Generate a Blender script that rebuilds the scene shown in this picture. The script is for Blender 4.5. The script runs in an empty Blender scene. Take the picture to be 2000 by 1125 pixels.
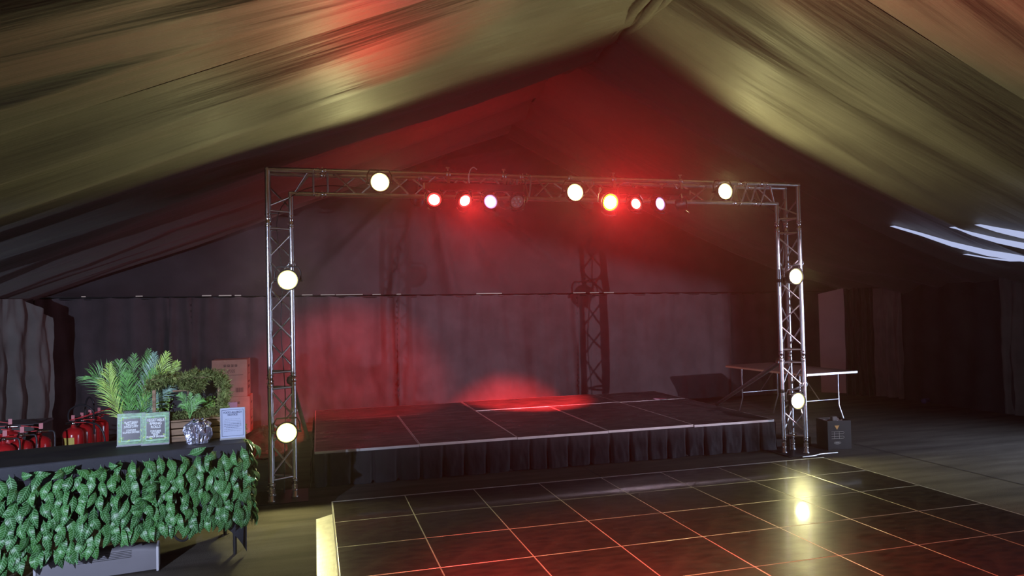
import bpy, math, random
from mathutils import Vector, Matrix, noise

random.seed(7)
SC = bpy.context.scene
COL = SC.collection
PI = math.pi

# ------------------------------------------------------------------ camera
F_PX, YAW, PITCH, ROLL, CAM_H = 1409.08, 0.28019, 0.02584, -0.0222, 1.768
_f = Vector((math.sin(YAW) * math.cos(PITCH), math.cos(YAW) * math.cos(PITCH), math.sin(PITCH)))
_r0 = Vector((math.cos(YAW), -math.sin(YAW), 0))
_u0 = _r0.cross(_f)
_r = _r0 * math.cos(ROLL) + _u0 * math.sin(ROLL)
_u = -_r0 * math.sin(ROLL) + _u0 * math.cos(ROLL)
CAM = Vector((0, 0, CAM_H))
cam_data = bpy.data.cameras.new('camera')
cam_data.sensor_width = 36.0
cam_data.lens = F_PX / 2000 * 36.0
cam_data.clip_start = 0.05
cam_data.clip_end = 200
cam = bpy.data.objects.new('camera', cam_data)
COL.objects.link(cam)
cam.matrix_world = Matrix(((_r.x, _u.x, -_f.x, 0), (_r.y, _u.y, -_f.y, 0), (_r.z, _u.z, -_f.z, CAM_H), (0, 0, 0, 1)))
SC.camera = cam

# ------------------------------------------------------------------ world, lights, exposure
world = bpy.data.worlds.new('world')
SC.world = world
world.use_nodes = True
bg = world.node_tree.nodes['Background']
bg.inputs[0].default_value = (0.55, 0.65, 1.0, 1)
bg.inputs[1].default_value = 0.003
# thin haze added through the marquee for the red glow round the lamps
_vs = world.node_tree.nodes.new('ShaderNodeVolumeScatter')
_vs.inputs['Density'].default_value = 0.0018
_vs.inputs['Anisotropy'].default_value = 0.8
world.node_tree.links.new(_vs.outputs[0], world.node_tree.nodes['World Output'].inputs['Volume'])
SC.view_settings.view_transform = 'Standard'
SC.view_settings.look = 'None'
SC.view_settings.gamma = 1.0
SC.view_settings.use_curve_mapping = False
SC.view_settings.exposure = 0.0
SC.cycles.adaptive_threshold = 0.06
SC.cycles.max_bounces = 5
SC.cycles.diffuse_bounces = 2
SC.cycles.glossy_bounces = 3
SC.cycles.transmission_bounces = 4
SC.cycles.transparent_max_bounces = 6
SC.cycles.volume_bounces = 0
SC.cycles.caustics_reflective = False
SC.cycles.caustics_refractive = False


def aim(o, loc, target):
    o.location = loc
    d = Vector(target) - Vector(loc)
    o.rotation_euler = d.to_track_quat('-Z', 'Y').to_euler()


def area(name, loc, target, sx, sy, power, color, spread=180):
    l = bpy.data.lights.new(name, 'AREA')
    l.shape = 'RECTANGLE'
    l.size, l.size_y = sx, sy
    l.energy = power
    l.color = color
    l.spread = math.radians(spread)
    o = bpy.data.objects.new(name, l)
    COL.objects.link(o)
    aim(o, loc, target)
    return o


def spot(name, loc, target, power, color, angle, blend=0.3, size=0.05, parent=None):
    l = bpy.data.lights.new(name, 'SPOT')
    l.energy = power
    l.color = color
    l.spot_size = math.radians(angle)
    l.spot_blend = blend
    l.shadow_soft_size = size
    o = bpy.data.objects.new(name, l)
    COL.objects.link(o)
    aim(o, loc, target)
    if parent:
        o.parent = parent
    return o


COOL = (0.62, 0.72, 1.0)
# daylight through assumed open side doors of the marquee, both out of frame
area('assumed_door_light_right', (9.9, 4.2, 1.05), (6.5, 6.8, -0.6), 2.2, 1.9, 75, COOL, 90)
area('assumed_door_light_left', (-3.7, 2.4, 1.05), (1.0, 5.5, 0.4), 2.2, 1.9, 16, COOL, 80)
# two floodlights assumed beside the camera, out of frame (their added stands built below)
ASSUMED_FLOOD = Vector((5.95, 2.3, 2.15))
ASSUMED_FLOOD_L = Vector((-2.6, 0.6, 1.75))
spot('assumed_flood_lamp', ASSUMED_FLOOD, (3.0, 12.0, 1.0), 1250, (1.0, 0.74, 0.92), 60, 0.3, 0.009)
spot('assumed_flood_lamp', ASSUMED_FLOOD_L, (-1.0, 11.0, 0.9), 1200, (0.64, 0.72, 1.0), 44, 0.5, 0.022)

# ------------------------------------------------------------------ helpers


def ray(px, py):
    return _f + _r * ((px - 1000) / F_PX) - _u * ((py - 562.5) / F_PX)


def atz(px, py, z=0.0):
    d = ray(px, py)
    return CAM + d * ((z - CAM_H) / d.z)


def aty(px, py, y):
    d = ray(px, py)
    return CAM + d * (y / d.y)


def smooth(o, on=True):
    for p in o.data.polygons:
        p.use_smooth = on
    return o


class MB:
    """collects shapes, then links them as one mesh object"""

    def __init__(self):
        self.v, self.f, self.m, self.s = [], [], [], []

    def add(self, verts, faces, mi=0, sm=False, M=None):
        b = len(self.v)
        for p in verts:
            p = Vector(p)
            self.v.append(M @ p if M else p)
        for f in faces:
            self.f.append([b + i for i in f])
            self.m.append(mi)
            self.s.append(sm)
        return self

    def box(self, lo, hi, mi=0, M=None, bev=0.0):
        x0, y0, z0 = lo
        x1, y1, z1 = hi
        if bev <= 0:
            vs = [(x0, y0, z0), (x1, y0, z0), (x1, y1, z0), (x0, y1, z0), (x0, y0, z1), (x1, y0, z1), (x1, y1, z1), (x0, y1, z1)]
            fs = [(0, 3, 2, 1), (4, 5, 6, 7), (0, 1, 5, 4), (1, 2, 6, 5), (2, 3, 7, 6), (3, 0, 4, 7)]
            return self.add(vs, fs, mi, False, M)
        b = bev
        vs, fs = [], []
        for z, i in ((z0, b), (z0 + b, 0), (z1 - b, 0), (z1, b)):
            j = b if i == 0 else 2 * b
            vs += [(x0 + j, y0 + i, z), (x1 - j, y0 + i, z), (x1 - i, y0 + j, z), (x1 - i, y1 - j, z),
                   (x1 - j, y1 - i, z), (x0 + j, y1 - i, z), (x0 + i, y1 - j, z), (x0 + i, y0 + j, z)]
        fs.append(tuple(reversed(range(8))))
        fs.append(tuple(range(24, 32)))
        for l in range(3):
            for k in range(8):
                a, c = l * 8 + k, l * 8 + (k + 1) % 8
                fs.append((a, c, c + 8, a + 8))
        return self.add(vs, fs, mi, False, M)

    def tube(self, pts, rad, n=8, mi=0, caps=True, M=None, closed=False):
        pts = [Vector(p) for p in pts]
        rads = rad if isinstance(rad, (list, tuple)) else [rad] * len(pts)
        vs, fs = [], []
        m = len(pts)
        t0 = (pts[1] - pts[0]).normalized()
        ref = Vector((0, 0, 1)) if abs(t0.z) < 0.9 else Vector((1, 0, 0))
        nrm = t0.cross(ref).normalized()
        for i, p in enumerate(pts):
            if closed:
                t = (pts[(i + 1) % m] - pts[i - 1]).normalized()
            else:
                t = (pts[min(i + 1, m - 1)] - pts[max(i - 1, 0)]).normalized()
            nrm = (nrm - t * nrm.dot(t)).normalized()
            bn = t.cross(nrm)
            for k in range(n):
                a = 2 * PI * k / n
                vs.append(p + (nrm * math.cos(a) + bn * math.sin(a)) * rads[i])
        for i in range(m if closed else m - 1):
            j = (i + 1) % m
            for k in range(n):
                k2 = (k + 1) % n
                fs.append((i * n + k, i * n + k2, j * n + k2, j * n + k))
        self.add(vs, fs, mi, True, M)
        if caps and not closed:
            self.add(vs[:n], [tuple(reversed(range(n)))], mi, False, M)
            self.add(vs[-n:], [tuple(range(n))], mi, False, M)
        return self

    def lathe(self, prof, n=24, mi=0, M=None, sm=True):
        """prof: (radius, z) from bottom to top, about local z"""
        vs, fs = [], []
        for r, z in prof:
            for k in range(n):
                a = 2 * PI * k / n
                vs.append((r * math.cos(a), r * math.sin(a), z))
        for i in range(len(prof) - 1):
            for k in range(n):
                k2 = (k + 1) % n
                fs.append((i * n + k, i * n + k2, (i + 1) * n + k2, (i + 1) * n + k))
        return self.add(vs, fs, mi, sm, M)

    def grid(self, fn, nu, nv, mi=0, sm=True, M=None, flip=False):
        vs = [fn(i / nu, j / nv) for j in range(nv + 1) for i in range(nu + 1)]
        fs = []
        for j in range(nv):
            for i in range(nu):
                a = j * (nu + 1) + i
                q = (a, a + 1, a + nu + 2, a + nu + 1)
                fs.append(tuple(reversed(q)) if flip else q)
        return self.add(vs, fs, mi, sm, M)

    def mesh(self, name, mats):
        me = bpy.data.meshes.new(name)
        me.from_pydata([tuple(p) for p in self.v], [], self.f)
        for m in (mats if isinstance(mats, (list, tuple)) else [mats]):
            me.materials.append(m)
        me.polygons.foreach_set('material_index', self.m)
        me.polygons.foreach_set('use_smooth', self.s)
        me.update()
        return me

    def build(self, name, mats, parent=None):
        return link(name, self.mesh(name, mats), parent)


def link(name, data, parent=None, loc=None, rot=None):
    o = bpy.data.objects.new(name, data)
    COL.objects.link(o)
    if parent is not None:
        o.parent = parent
    if loc is not None:
        o.location = loc
    if rot is not None:
        o.rotation_euler = rot
    return o


def tag(o, label=None, cat=None, group=None, kind=None):
    if label:
        o['label'] = label
    if cat:
        o['category'] = cat
    if group:
        o['group'] = group
    if kind:
        o['kind'] = kind
    return o


def thing(name, label, cat, loc=(0, 0, 0), rot=(0, 0, 0), group=None):
    o = bpy.data.objects.new(name, None)
    COL.objects.link(o)
    o.location = loc
    o.rotation_euler = rot
    o.empty_display_size = 0.1
    return tag(o, label, cat, group)


def fbm(p, o=3):
    return noise.fractal(Vector(p), 1.0, 2.0, o)


# ------------------------------------------------------------------ materials


def mat(name, color, rough=0.6, metal=0.0, var=0.0, vscale=8.0, vstretch=(1, 1, 1), bump=0.0, bscale=40.0, bstretch=(1, 1, 1),
        spec=0.5, emit=None, estr=0.0, alpha=None, trans=0.0, sheen=0.0, rvar=0.0, coat=0.0, color2=None, ior=None):
    m = bpy.data.materials.new(name)
    m.use_nodes = True
    nt = m.node_tree
    b = nt.nodes['Principled BSDF']
    b.inputs['Base Color'].default_value = (*color, 1)
    b.inputs['Roughness'].default_value = rough
    b.inputs['Metallic'].default_value = metal
    b.inputs['Specular IOR Level'].default_value = spec
    if ior:
        b.inputs['IOR'].default_value = ior
    if trans:
        b.inputs['Transmission Weight'].default_value = trans
    if sheen:
        b.inputs['Sheen Weight'].default_value = sheen
    if coat:
        b.inputs['Coat Weight'].default_value = coat
        b.inputs['Coat Roughness'].default_value = 0.07
    if emit:
        b.inputs['Emission Color'].default_value = (*emit, 1)
        b.inputs['Emission Strength'].default_value = estr
    if alpha is not None:
        b.inputs['Alpha'].default_value = alpha
    tc = None
    if var or bump or rvar:
        tc = nt.nodes.new('ShaderNodeTexCoord')

    def tex(scale, stretch, detail=6):
        mp = nt.nodes.new('ShaderNodeMapping')
        mp.inputs['Scale'].default_value = stretch
        nt.links.new(tc.outputs['Object'], mp.inputs['Vector'])
        nz = nt.nodes.new('ShaderNodeTexNoise')
        nz.inputs['Scale'].default_value = scale
        nz.inputs['Detail'].default_value = detail
        nt.links.new(mp.outputs[0], nz.inputs['Vector'])
        return nz
    if var:
        nz = tex(vscale, vstretch)
        cr = nt.nodes.new('ShaderNodeValToRGB')
        c2 = color2 or tuple(min(1, c * (1 + var)) for c in color)
        c1 = color if color2 else tuple(c * (1 - var) for c in color)
        cr.color_ramp.elements[0].position = 0.35
        cr.color_ramp.elements[1].position = 0.65
        cr.color_ramp.elements[0].color = (*c1, 1)
        cr.color_ramp.elements[1].color = (*c2, 1)
        nt.links.new(nz.outputs['Fac'], cr.inputs[0])
        nt.links.new(cr.outputs[0], b.inputs['Base Color'])
    if rvar:
        nz = tex(vscale * 0.6, vstretch)
        mr = nt.nodes.new('ShaderNodeMapRange')
        mr.inputs[1].default_value = 0.3
        mr.inputs[2].default_value = 0.7
        mr.inputs[3].default_value = max(0.02, rough - rvar)
        mr.inputs[4].default_value = rough + rvar
        nt.links.new(nz.outputs['Fac'], mr.inputs[0])
        nt.links.new(mr.outputs[0], b.inputs['Roughness'])
    if bump:
        nz = tex(bscale, bstretch)
        bp = nt.nodes.new('ShaderNodeBump')
        bp.inputs['Strength'].default_value = bump
        bp.inputs['Distance'].default_value = 0.02
        nt.links.new(nz.outputs['Fac'], bp.inputs['Height'])
        nt.links.new(bp.outputs[0], b.inputs['Normal'])
    return m


M = {}
M['carpet'] = mat('carpet', (0.085, 0.075, 0.06), 0.85, var=0.3, vscale=2.2, vstretch=(0.4, 2.5, 1), bump=0.5, bscale=180, spec=0.2)
M['lining'] = mat('roof_lining', (0.125, 0.12, 0.10), 0.55, var=0.1, vscale=1.5, bump=0.7, bscale=2.6, bstretch=(0.3, 5.0, 0.3), spec=0.25, sheen=0.1)
M['drape'] = mat('black_drape', (0.075, 0.07, 0.075), 0.75, var=0.15, vscale=3, bump=0.25, bscale=6, bstretch=(2, 2, 0.6), spec=0.15, sheen=0.15)
M['gable'] = mat('gable_lining', (0.06, 0.056, 0.06), 0.75, var=0.15, vscale=2, bump=0.2, bscale=5, spec=0.15, sheen=0.1)
M['side_drape'] = mat('side_drape', (0.16, 0.155, 0.14), 0.7, var=0.15, vscale=3, bump=0.2, bscale=6, spec=0.2)
M['dark_drape'] = mat('dark_drape', (0.035, 0.034, 0.036), 0.7, var=0.2, vscale=3, bump=0.2, bscale=6, spec=0.2)
M['pvc'] = mat('white_pvc', (0.5, 0.48, 0.44), 0.5, var=0.06, vscale=3)
M['alu'] = mat('aluminium', (0.72, 0.72, 0.74), 0.3, metal=1.0, var=0.08, vscale=12, bump=0.05, bscale=60)
M['alu_dull'] = mat('dull_aluminium', (0.55, 0.55, 0.56), 0.42, metal=1.0, var=0.1, vscale=15)
M['steel'] = mat('steel', (0.6, 0.6, 0.62), 0.3, metal=1.0)
M['black_metal'] = mat('black_metal', (0.018, 0.018, 0.02), 0.4, var=0.2, vscale=20)
M['black_rubber'] = mat('black_rubber', (0.02, 0.02, 0.022), 0.55, var=0.2, vscale=20)
M['hose'] = mat('hose_rubber', (0.035, 0.035, 0.04), 0.4)
M['deck'] = mat('stage_ply', (0.05, 0.042, 0.04), 0.34, var=0.35, vscale=5, vstretch=(1, 3, 1), bump=0.12, bscale=90, rvar=0.1, spec=0.5)
M['trim'] = mat('deck_trim', (0.75, 0.74, 0.72), 0.35, metal=0.6, var=0.05)
M['skirt'] = mat('stage_skirt', (0.012, 0.012, 0.014), 0.7, var=0.15, vscale=6, bump=0.1, bscale=30, spec=0.2, sheen=0.2)
M['tile'] = mat('dance_tile', (0.014, 0.012, 0.011), 0.36, var=0.5, vscale=9, vstretch=(1, 2.5, 1), bump=0.05, bscale=60, rvar=0.06, spec=0.3, coat=0.25, color2=(0.032, 0.028, 0.022))
M['tile_edge'] = mat('tile_edge', (0.7, 0.68, 0.62), 0.4, metal=0.5)
M['ramp'] = mat('ramp_aluminium', (0.8, 0.79, 0.72), 0.4, metal=0.35, var=0.1, vscale=20)
M['paper'] = mat('paper', (0.75, 0.73, 0.7), 0.7)
M['lilac'] = mat('lilac_paper', (0.62, 0.5, 0.66), 0.7)
M['card'] = mat('cardboard', (0.48, 0.33, 0.24), 0.8, var=0.08, vscale=6, bump=0.05, bscale=60, spec=0.2)
M['print'] = mat('carton_print', (0.16, 0.1, 0.085), 0.8)
M['red'] = mat('extinguisher_red', (0.62, 0.02, 0.025), 0.22, coat=0.6)
M['red_plastic'] = mat('red_plastic', (0.75, 0.06, 0.07), 0.3)
M['chrome'] = mat('chrome', (0.85, 0.85, 0.87), 0.15, metal=1.0)
M['yellow_label'] = mat('yellow_label', (0.75, 0.62, 0.14), 0.6)
M['label_print'] = mat('label_print', (0.05, 0.05, 0.05), 0.6)
M['pink_tag'] = mat('tamper_tag', (0.85, 0.32, 0.34), 0.4)
M['red_bag'] = mat('red_bag_fabric', (0.72, 0.03, 0.04), 0.35, var=0.1, vscale=6, bump=0.2, bscale=14)
M['table_cloth'] = mat('stretch_cover', (0.035, 0.037, 0.045), 0.6, var=0.12, vscale=6, bump=0.08, bscale=120, spec=0.3)
M['casing'] = mat('casing_grey', (0.17, 0.165, 0.18), 0.5, var=0.04)
M['casing_edge'] = mat('casing_edge', (0.5, 0.5, 0.53), 0.35)
M['wood'] = mat('crate_wood', (0.26, 0.17, 0.1), 0.65, var=0.35, vscale=5, vstretch=(1, 8, 8), bump=0.2, bscale=30, bstretch=(1, 8, 8))
M['moss'] = mat('moss', (0.12, 0.17, 0.045), 0.9, var=0.5, vscale=25)
M['moss2'] = mat('moss_pale', (0.24, 0.28, 0.09), 0.9, var=0.4, vscale=25)
M['frond'] = mat('palm_green', (0.12, 0.34, 0.07), 0.45, var=0.4, vscale=20)
M['frond_light'] = mat('palm_light_green', (0.4, 0.62, 0.1), 0.45, var=0.3, vscale=20)
M['frond_blue'] = mat('palm_blue_green', (0.2, 0.36, 0.27), 0.45, var=0.3, vscale=20)
M['small_leaf'] = mat('small_leaf', (0.2, 0.38, 0.07), 0.5, var=0.4, vscale=60)
M['glass'] = mat('jar_glass', (0.9, 0.93, 0.92), 0.08, trans=0.85, ior=1.3)
M['acrylic'] = mat('acrylic', (0.75, 0.78, 0.82), 0.15, trans=0.5, ior=1.2)
M['sign_green'] = mat('sign_leaf_print', (0.03, 0.13, 0.05), 0.3, var=0.5, vscale=26, vstretch=(1, 1, 2.2), color2=(0.16, 0.42, 0.17))
M['sign_dark'] = mat('sign_dark', (0.028, 0.03, 0.04), 0.3)
M['sign_line'] = mat('sign_line', (0.5, 0.85, 0.65), 0.4)
M['sign_text'] = mat('sign_text', (0.85, 0.92, 0.92), 0.5)
M['notice'] = mat('notice_blue', (0.5, 0.58, 0.76), 0.35)
M['notice_ink'] = mat('notice_ink', (0.07, 0.1, 0.2), 0.5)
M['bag'] = mat('clear_bag', (0.6, 0.62, 0.78), 0.14, metal=0.8, var=0.3, vscale=30, bump=0.5, bscale=30)
M['spoon'] = mat('cutlery', (0.75, 0.75, 0.8), 0.18, metal=1.0)
M['black_card'] = mat('black_carton', (0.022, 0.019, 0.017), 0.55, var=0.1, vscale=10)
M['orange'] = mat('orange_mark', (0.8, 0.42, 0.12), 0.6)
M['outline'] = mat('carton_outline', (0.5, 0.48, 0.42), 0.6)
M['foam'] = mat('grey_foam', (0.35, 0.35, 0.38), 0.7, var=0.4, vscale=30)
M['table_top'] = mat('folding_table_top', (0.2, 0.13, 0.11), 0.4, var=0.15, vscale=6, vstretch=(1, 6, 1))
M['table_edge'] = mat('table_edge', (0.6, 0.45, 0.3), 0.5)
M['case'] = mat('grey_case', (0.1, 0.1, 0.095), 0.6, var=0.15, vscale=8)
M['blue'] = mat('blue_plastic', (0.06, 0.08, 0.3), 0.4)
M['white'] = mat('white_plastic', (0.75, 0.75, 0.75), 0.4)
M['cable'] = mat('cable', (0.015, 0.015, 0.016), 0.5)
M['led'] = mat('led_face', (0.55, 0.5, 0.58), 0.2, metal=0.3)
M['blob'] = mat('lens_cap', (0.8, 0.8, 0.85), 0.1, metal=0.4)


def emitter(name, color, strength):
    m = bpy.data.materials.new(name)
    m.use_nodes = True
    nt = m.node_tree
    nt.nodes.clear()
    e = nt.nodes.new('ShaderNodeEmission')
    e.inputs[0].default_value = (*color, 1)
    e.inputs[1].default_value = strength
    out = nt.nodes.new('ShaderNodeOutputMaterial')
    nt.links.new(e.outputs[0], out.inputs[0])
    m.cycles.emission_sampling = 'NONE'
    return m


WARM = (1.0, 0.93, 0.42)
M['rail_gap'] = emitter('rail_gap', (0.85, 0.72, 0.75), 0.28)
M['warm_lens'] = emitter('warm_lens', WARM, 40)
M['warm_rim'] = emitter('warm_rim', (1.0, 0.86, 0.3), 2.2)
M['red_core'] = emitter('red_core', (1.0, 0.30, 0.22), 14)
M['red_rim'] = emitter('red_rim', (1.0, 0.02, 0.02), 3.5)
M['amber_rim'] = emitter('amber_rim', (1.0, 0.45, 0.02), 3.5)
M['white_core'] = emitter('white_core', (0.9, 0.85, 1.0), 12)
M['violet_rim'] = emitter('violet_rim', (0.75, 0.35, 1.0), 1.6)


def leaf_material():
    m = bpy.data.materials.new('leaf')
    m.use_nodes = True
    nt = m.node_tree
    b = nt.nodes['Principled BSDF']
    tc = nt.nodes.new('ShaderNodeTexCoord')
    sx = nt.nodes.new('ShaderNodeSeparateXYZ')
    nt.links.new(tc.outputs['Object'], sx.inputs[0])

    def math_(op, a, b_=None, v=0.0):
        n = nt.nodes.new('ShaderNodeMath')
        n.operation = op
        nt.links.new(a, n.inputs[0])
        if b_ is not None:
            nt.links.new(b_, n.inputs[1])
        else:
            n.inputs[1].default_value = v
        return n.outputs[0]
    ax = math_('ABSOLUTE', sx.outputs['X'])
    t = math_('MULTIPLY', ax, v=0.8)
    s = math_('ADD', sx.outputs['Z'], t)
    w = math_('SINE', math_('MULTIPLY', s, v=400.0))
    ve = math_('GREATER_THAN', w, v=0.72)
    mid = math_('LESS_THAN', ax, v=0.0022)
    vein = math_('MAXIMUM', ve, mid)
    oi = nt.nodes.new('ShaderNodeObjectInfo')
    cr = nt.nodes.new('ShaderNodeValToRGB')
    cr.color_ramp.elements[0].color = (0.02, 0.085, 0.02, 1)
    cr.color_ramp.elements[1].color = (0.05, 0.19, 0.035, 1)
    nt.links.new(oi.outputs['Random'], cr.inputs[0])
    mx = nt.nodes.new('ShaderNodeMix')
    mx.data_type = 'RGBA'
    nt.links.new(vein, mx.inputs[0])
    nt.links.new(cr.outputs[0], mx.inputs[6])
    mx.inputs[7].default_value = (0.17, 0.38, 0.17, 1)
    nt.links.new(mx.outputs[2], b.inputs['Base Color'])
    b.inputs['Roughness'].default_value = 0.42
    return m


M['leaf'] = leaf_material()

# ------------------------------------------------------------------ the marquee
RX, RZ = 3.15, 4.9          # ridge
EL, ER, EZ = -3.8, 10.1, 2.0   # eaves
WY = 12.0                     # back wall
FRAMES = [-2.3, 1.3, 4.9, 8.5, 12.1]


def wall_y(x):
    return WY - 0.012 * x


floor_mb = MB()
floor_mb.add([(-5, -3, 0), (11.5, -3, 0), (11.5, 13, 0), (-5, 13, 0)], [(0, 1, 2, 3)])
floor = tag(floor_mb.build('floor', M['carpet']), 'dark matting covering the ground of the marquee', None, None, 'structure')
# the joints between the strips of matting
for xs in (2.9, 6.42):
    s = MB().add([(xs - 0.008, -3, 0.002), (xs + 0.008, -3, 0.002), (xs + 0.008, 12, 0.002), (xs - 0.008, 12, 0.002)], [(0, 1, 2, 3)])
    s.build('matting_joint', M['dark_drape'], floor)

ceiling = thing('ceiling', None, None)
tag(ceiling, 'draped fabric lining under the marquee roof', None, None, 'structure')


def lining_z(u, v, side, bay, y):
    ex = EL if side < 0 else ER
    x = RX + (ex - RX) * u
    z = RZ + (EZ - RZ) * u
    z -= (0.03 if side < 0 else 0.10) * math.sin(PI * min(1, u))                       # hangs between ridge and eave
    sag = 0.36 * (1 - 0.9 * u) if side < 0 else 0.46 * (0.55 + 0.45 * math.sin(PI * u)) * (1 - max(0, u - 0.8) * 2.5)
    z -= sag * (math.sin(PI * v ** 1.25) ** 0.85)
    k = bay * 7.3 + side * 3.1
    z += (0.10 * fbm((x * 0.14 + k, y * 1.7, 0.0), 2) + 0.24 * abs(noise.noise(Vector((x * 0.1 + k, y * 1.25 + 0.12 * x, 8.0)))) - 0.05) * min(1, 5 * v, 5 * (1 - v))
    z += 0.014 * fbm((x * 0.3 + k, y * 6.0, 3.0), 3)
    return x, z


for b in range(4):
    y0, y1 = FRAMES[b], FRAMES[b + 1]
    for side in (-1, 1):
        def fn(i, j, b=b, y0=y0, y1=y1, side=side):
            y = y0 + (y1 - y0) * j
            x, z = lining_z(i, j, side, b, y)
            return (x, y, z)
        nv = 100 if b in (1, 2) else 50
        mb = MB().grid(fn, 60, nv, 0, True, flip=(side > 0))
        mb.build('lining_panel', M['lining'], ceiling)

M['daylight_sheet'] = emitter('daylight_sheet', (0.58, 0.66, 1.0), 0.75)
# gaps between the lining folds by the right eave, where the daylit white roof sheet shows
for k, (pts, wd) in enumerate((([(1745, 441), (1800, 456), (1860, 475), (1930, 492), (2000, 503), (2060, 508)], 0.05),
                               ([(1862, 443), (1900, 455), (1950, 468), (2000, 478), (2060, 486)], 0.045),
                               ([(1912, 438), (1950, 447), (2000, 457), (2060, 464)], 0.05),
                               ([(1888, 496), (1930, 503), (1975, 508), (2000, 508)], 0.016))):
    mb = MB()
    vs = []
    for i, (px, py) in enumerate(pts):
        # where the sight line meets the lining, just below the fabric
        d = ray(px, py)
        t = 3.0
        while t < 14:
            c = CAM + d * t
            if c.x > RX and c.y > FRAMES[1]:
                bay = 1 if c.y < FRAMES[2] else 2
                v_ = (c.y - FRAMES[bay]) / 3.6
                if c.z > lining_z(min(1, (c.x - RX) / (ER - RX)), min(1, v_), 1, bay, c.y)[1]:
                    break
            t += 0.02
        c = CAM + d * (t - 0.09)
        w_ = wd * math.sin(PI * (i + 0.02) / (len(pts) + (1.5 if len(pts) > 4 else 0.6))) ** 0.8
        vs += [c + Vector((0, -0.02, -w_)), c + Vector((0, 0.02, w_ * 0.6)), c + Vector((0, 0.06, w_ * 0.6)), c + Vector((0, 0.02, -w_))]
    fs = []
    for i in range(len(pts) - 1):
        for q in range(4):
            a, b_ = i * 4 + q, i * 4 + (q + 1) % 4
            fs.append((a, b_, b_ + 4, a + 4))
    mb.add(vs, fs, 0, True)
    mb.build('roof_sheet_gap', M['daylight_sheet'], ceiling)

# gathered ridge cover: twisted cloth bunched along the ridge
rc = MB()
for k in range(9):
    a0 = random.uniform(0, 6.28)
    pts = []
    for i in range(40):
        y = 1.3 + (8.35 - 1.3) * i / 39
        dip = 0.22 * math.sin(PI * ((y - FRAMES[1]) / 3.6 % 1.0)) ** 0.8
        rr = 0.05 + 0.06 * abs(math.sin(y * 1.3 + k))
        pts.append((RX + rr * math.cos(a0 + y * 0.9), y, RZ - dip - 0.10 + rr * 0.9 * math.sin(a0 + y * 0.9)))
    rc.tube(pts, [0.035 + 0.02 * math.sin(i * 0.7 + k) for i in range(40)], 7)
rc.build('ridge_cover', M['lining'], ceiling)

# back wall: backing sheet, curtain panels below the rail, gable lining above
wb = MB()
wb.add([(EL - 0.1, wall_y(EL) + 0.25, 0), (ER + 0.1, wall_y(ER) + 0.25, 0), (ER + 0.1, wall_y(ER) + 0.25, EZ), (RX, wall_y(RX) + 0.25, RZ + 0.1), (EL - 0.1, wall_y(EL) + 0.25, EZ)],
       [(0, 1, 2, 3, 4)])
wall_back = tag(wb.build('wall_back', M['dark_drape']), 'black draped end wall of the marquee behind the stage', None, None, 'structure')
RAIL_Z = 2.03


def rail_z(x):
    return RAIL_Z - 0.009 * x


def curtain(x0, x1, seed, swag=0.02):
    w = x1 - x0

    def fn(i, j):
        x = x0 + w * i
        zt = rail_z(x) - 0.025 - swag * abs(math.sin(PI * i * w / 0.34))
        z = zt * (1 - j)
        env = min(1, 14 * i * w, 14 * (1 - i) * w)
        d = 0.018 * math.sin(x * 17 + 2.2 * fbm((x * 1.5, j * 0.6, seed))) * (1.0 - 0.5 * j)
        d += 0.05 * fbm((x * 2.3, j * 0.9, seed)) + 0.022 * fbm((x * 5, j * 5 + 3, seed), 4) * (0.3 + j)
        edge = 0.05 * math.exp(-min(i, 1 - i) * w / 0.1) * math.sin(30 * min(i, 1 - i) * w + 3 * j)
        return (x, wall_y(x) - 0.05 - d * env - edge, z + 0.005)
    return MB().grid(fn, int(w * 34), 46, 0, True, flip=False)


edges = [EL, -1.98, -1.67, 1.46, 4.59, 7.6, ER]
for k in range(len(edges) - 1):
    p = curtain(edges[k], edges[k + 1] + 0.015, k * 5.7 + 1.0)
    p.build('curtain_panel', M['drape'], wall_back)
# lacing cords at the seams
for xs in (1.46, 4.59, -1.67):
    mb = MB()
    for i in range(18):
        z = 0.35 + i * 0.09
        mb.box((xs - 0.012, wall_y(xs) - 0.085, z), (xs + 0.012, wall_y(xs) - 0.072, z + 0.035))
    mb.build('lacing', M['dark_drape'], wall_back)


def gable_fn(i, j):
    x = EL + (ER - EL) * i
    top = RZ - (RZ - EZ) * abs(x - RX) / ((RX - EL) if x < RX else (ER - RX)) + 0.05
    bot = rail_z(x) - 0.01
    z = bot + (max(top, bot + 0.01) - bot) * j
    # folds fanning out from the gathered point under the ridge
    cx, cz = 2.0, 3.6
    ang = math.atan2(x - cx, cz - z + 0.6)
    r = math.hypot(x - cx, cz - z)
    f = math.sin(ang * 15 + 2.5 * fbm((ang * 2.2, 0.5, 1.0)))
    f = max(0, f) ** 2
    amp = 0.17 * math.exp(-((r - 1.3) / 1.3) ** 2) * (0.55 + 0.6 * fbm((ang * 3, 1, 4)))
    d = amp * f + 0.06 * fbm((x * 0.9, z * 0.9, 9)) + 0.015 * fbm((x * 4, z * 2, 2))
    return (x, wall_y(x) - 0.02 - d - 0.12 * (1 - j) ** 4, z)


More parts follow.
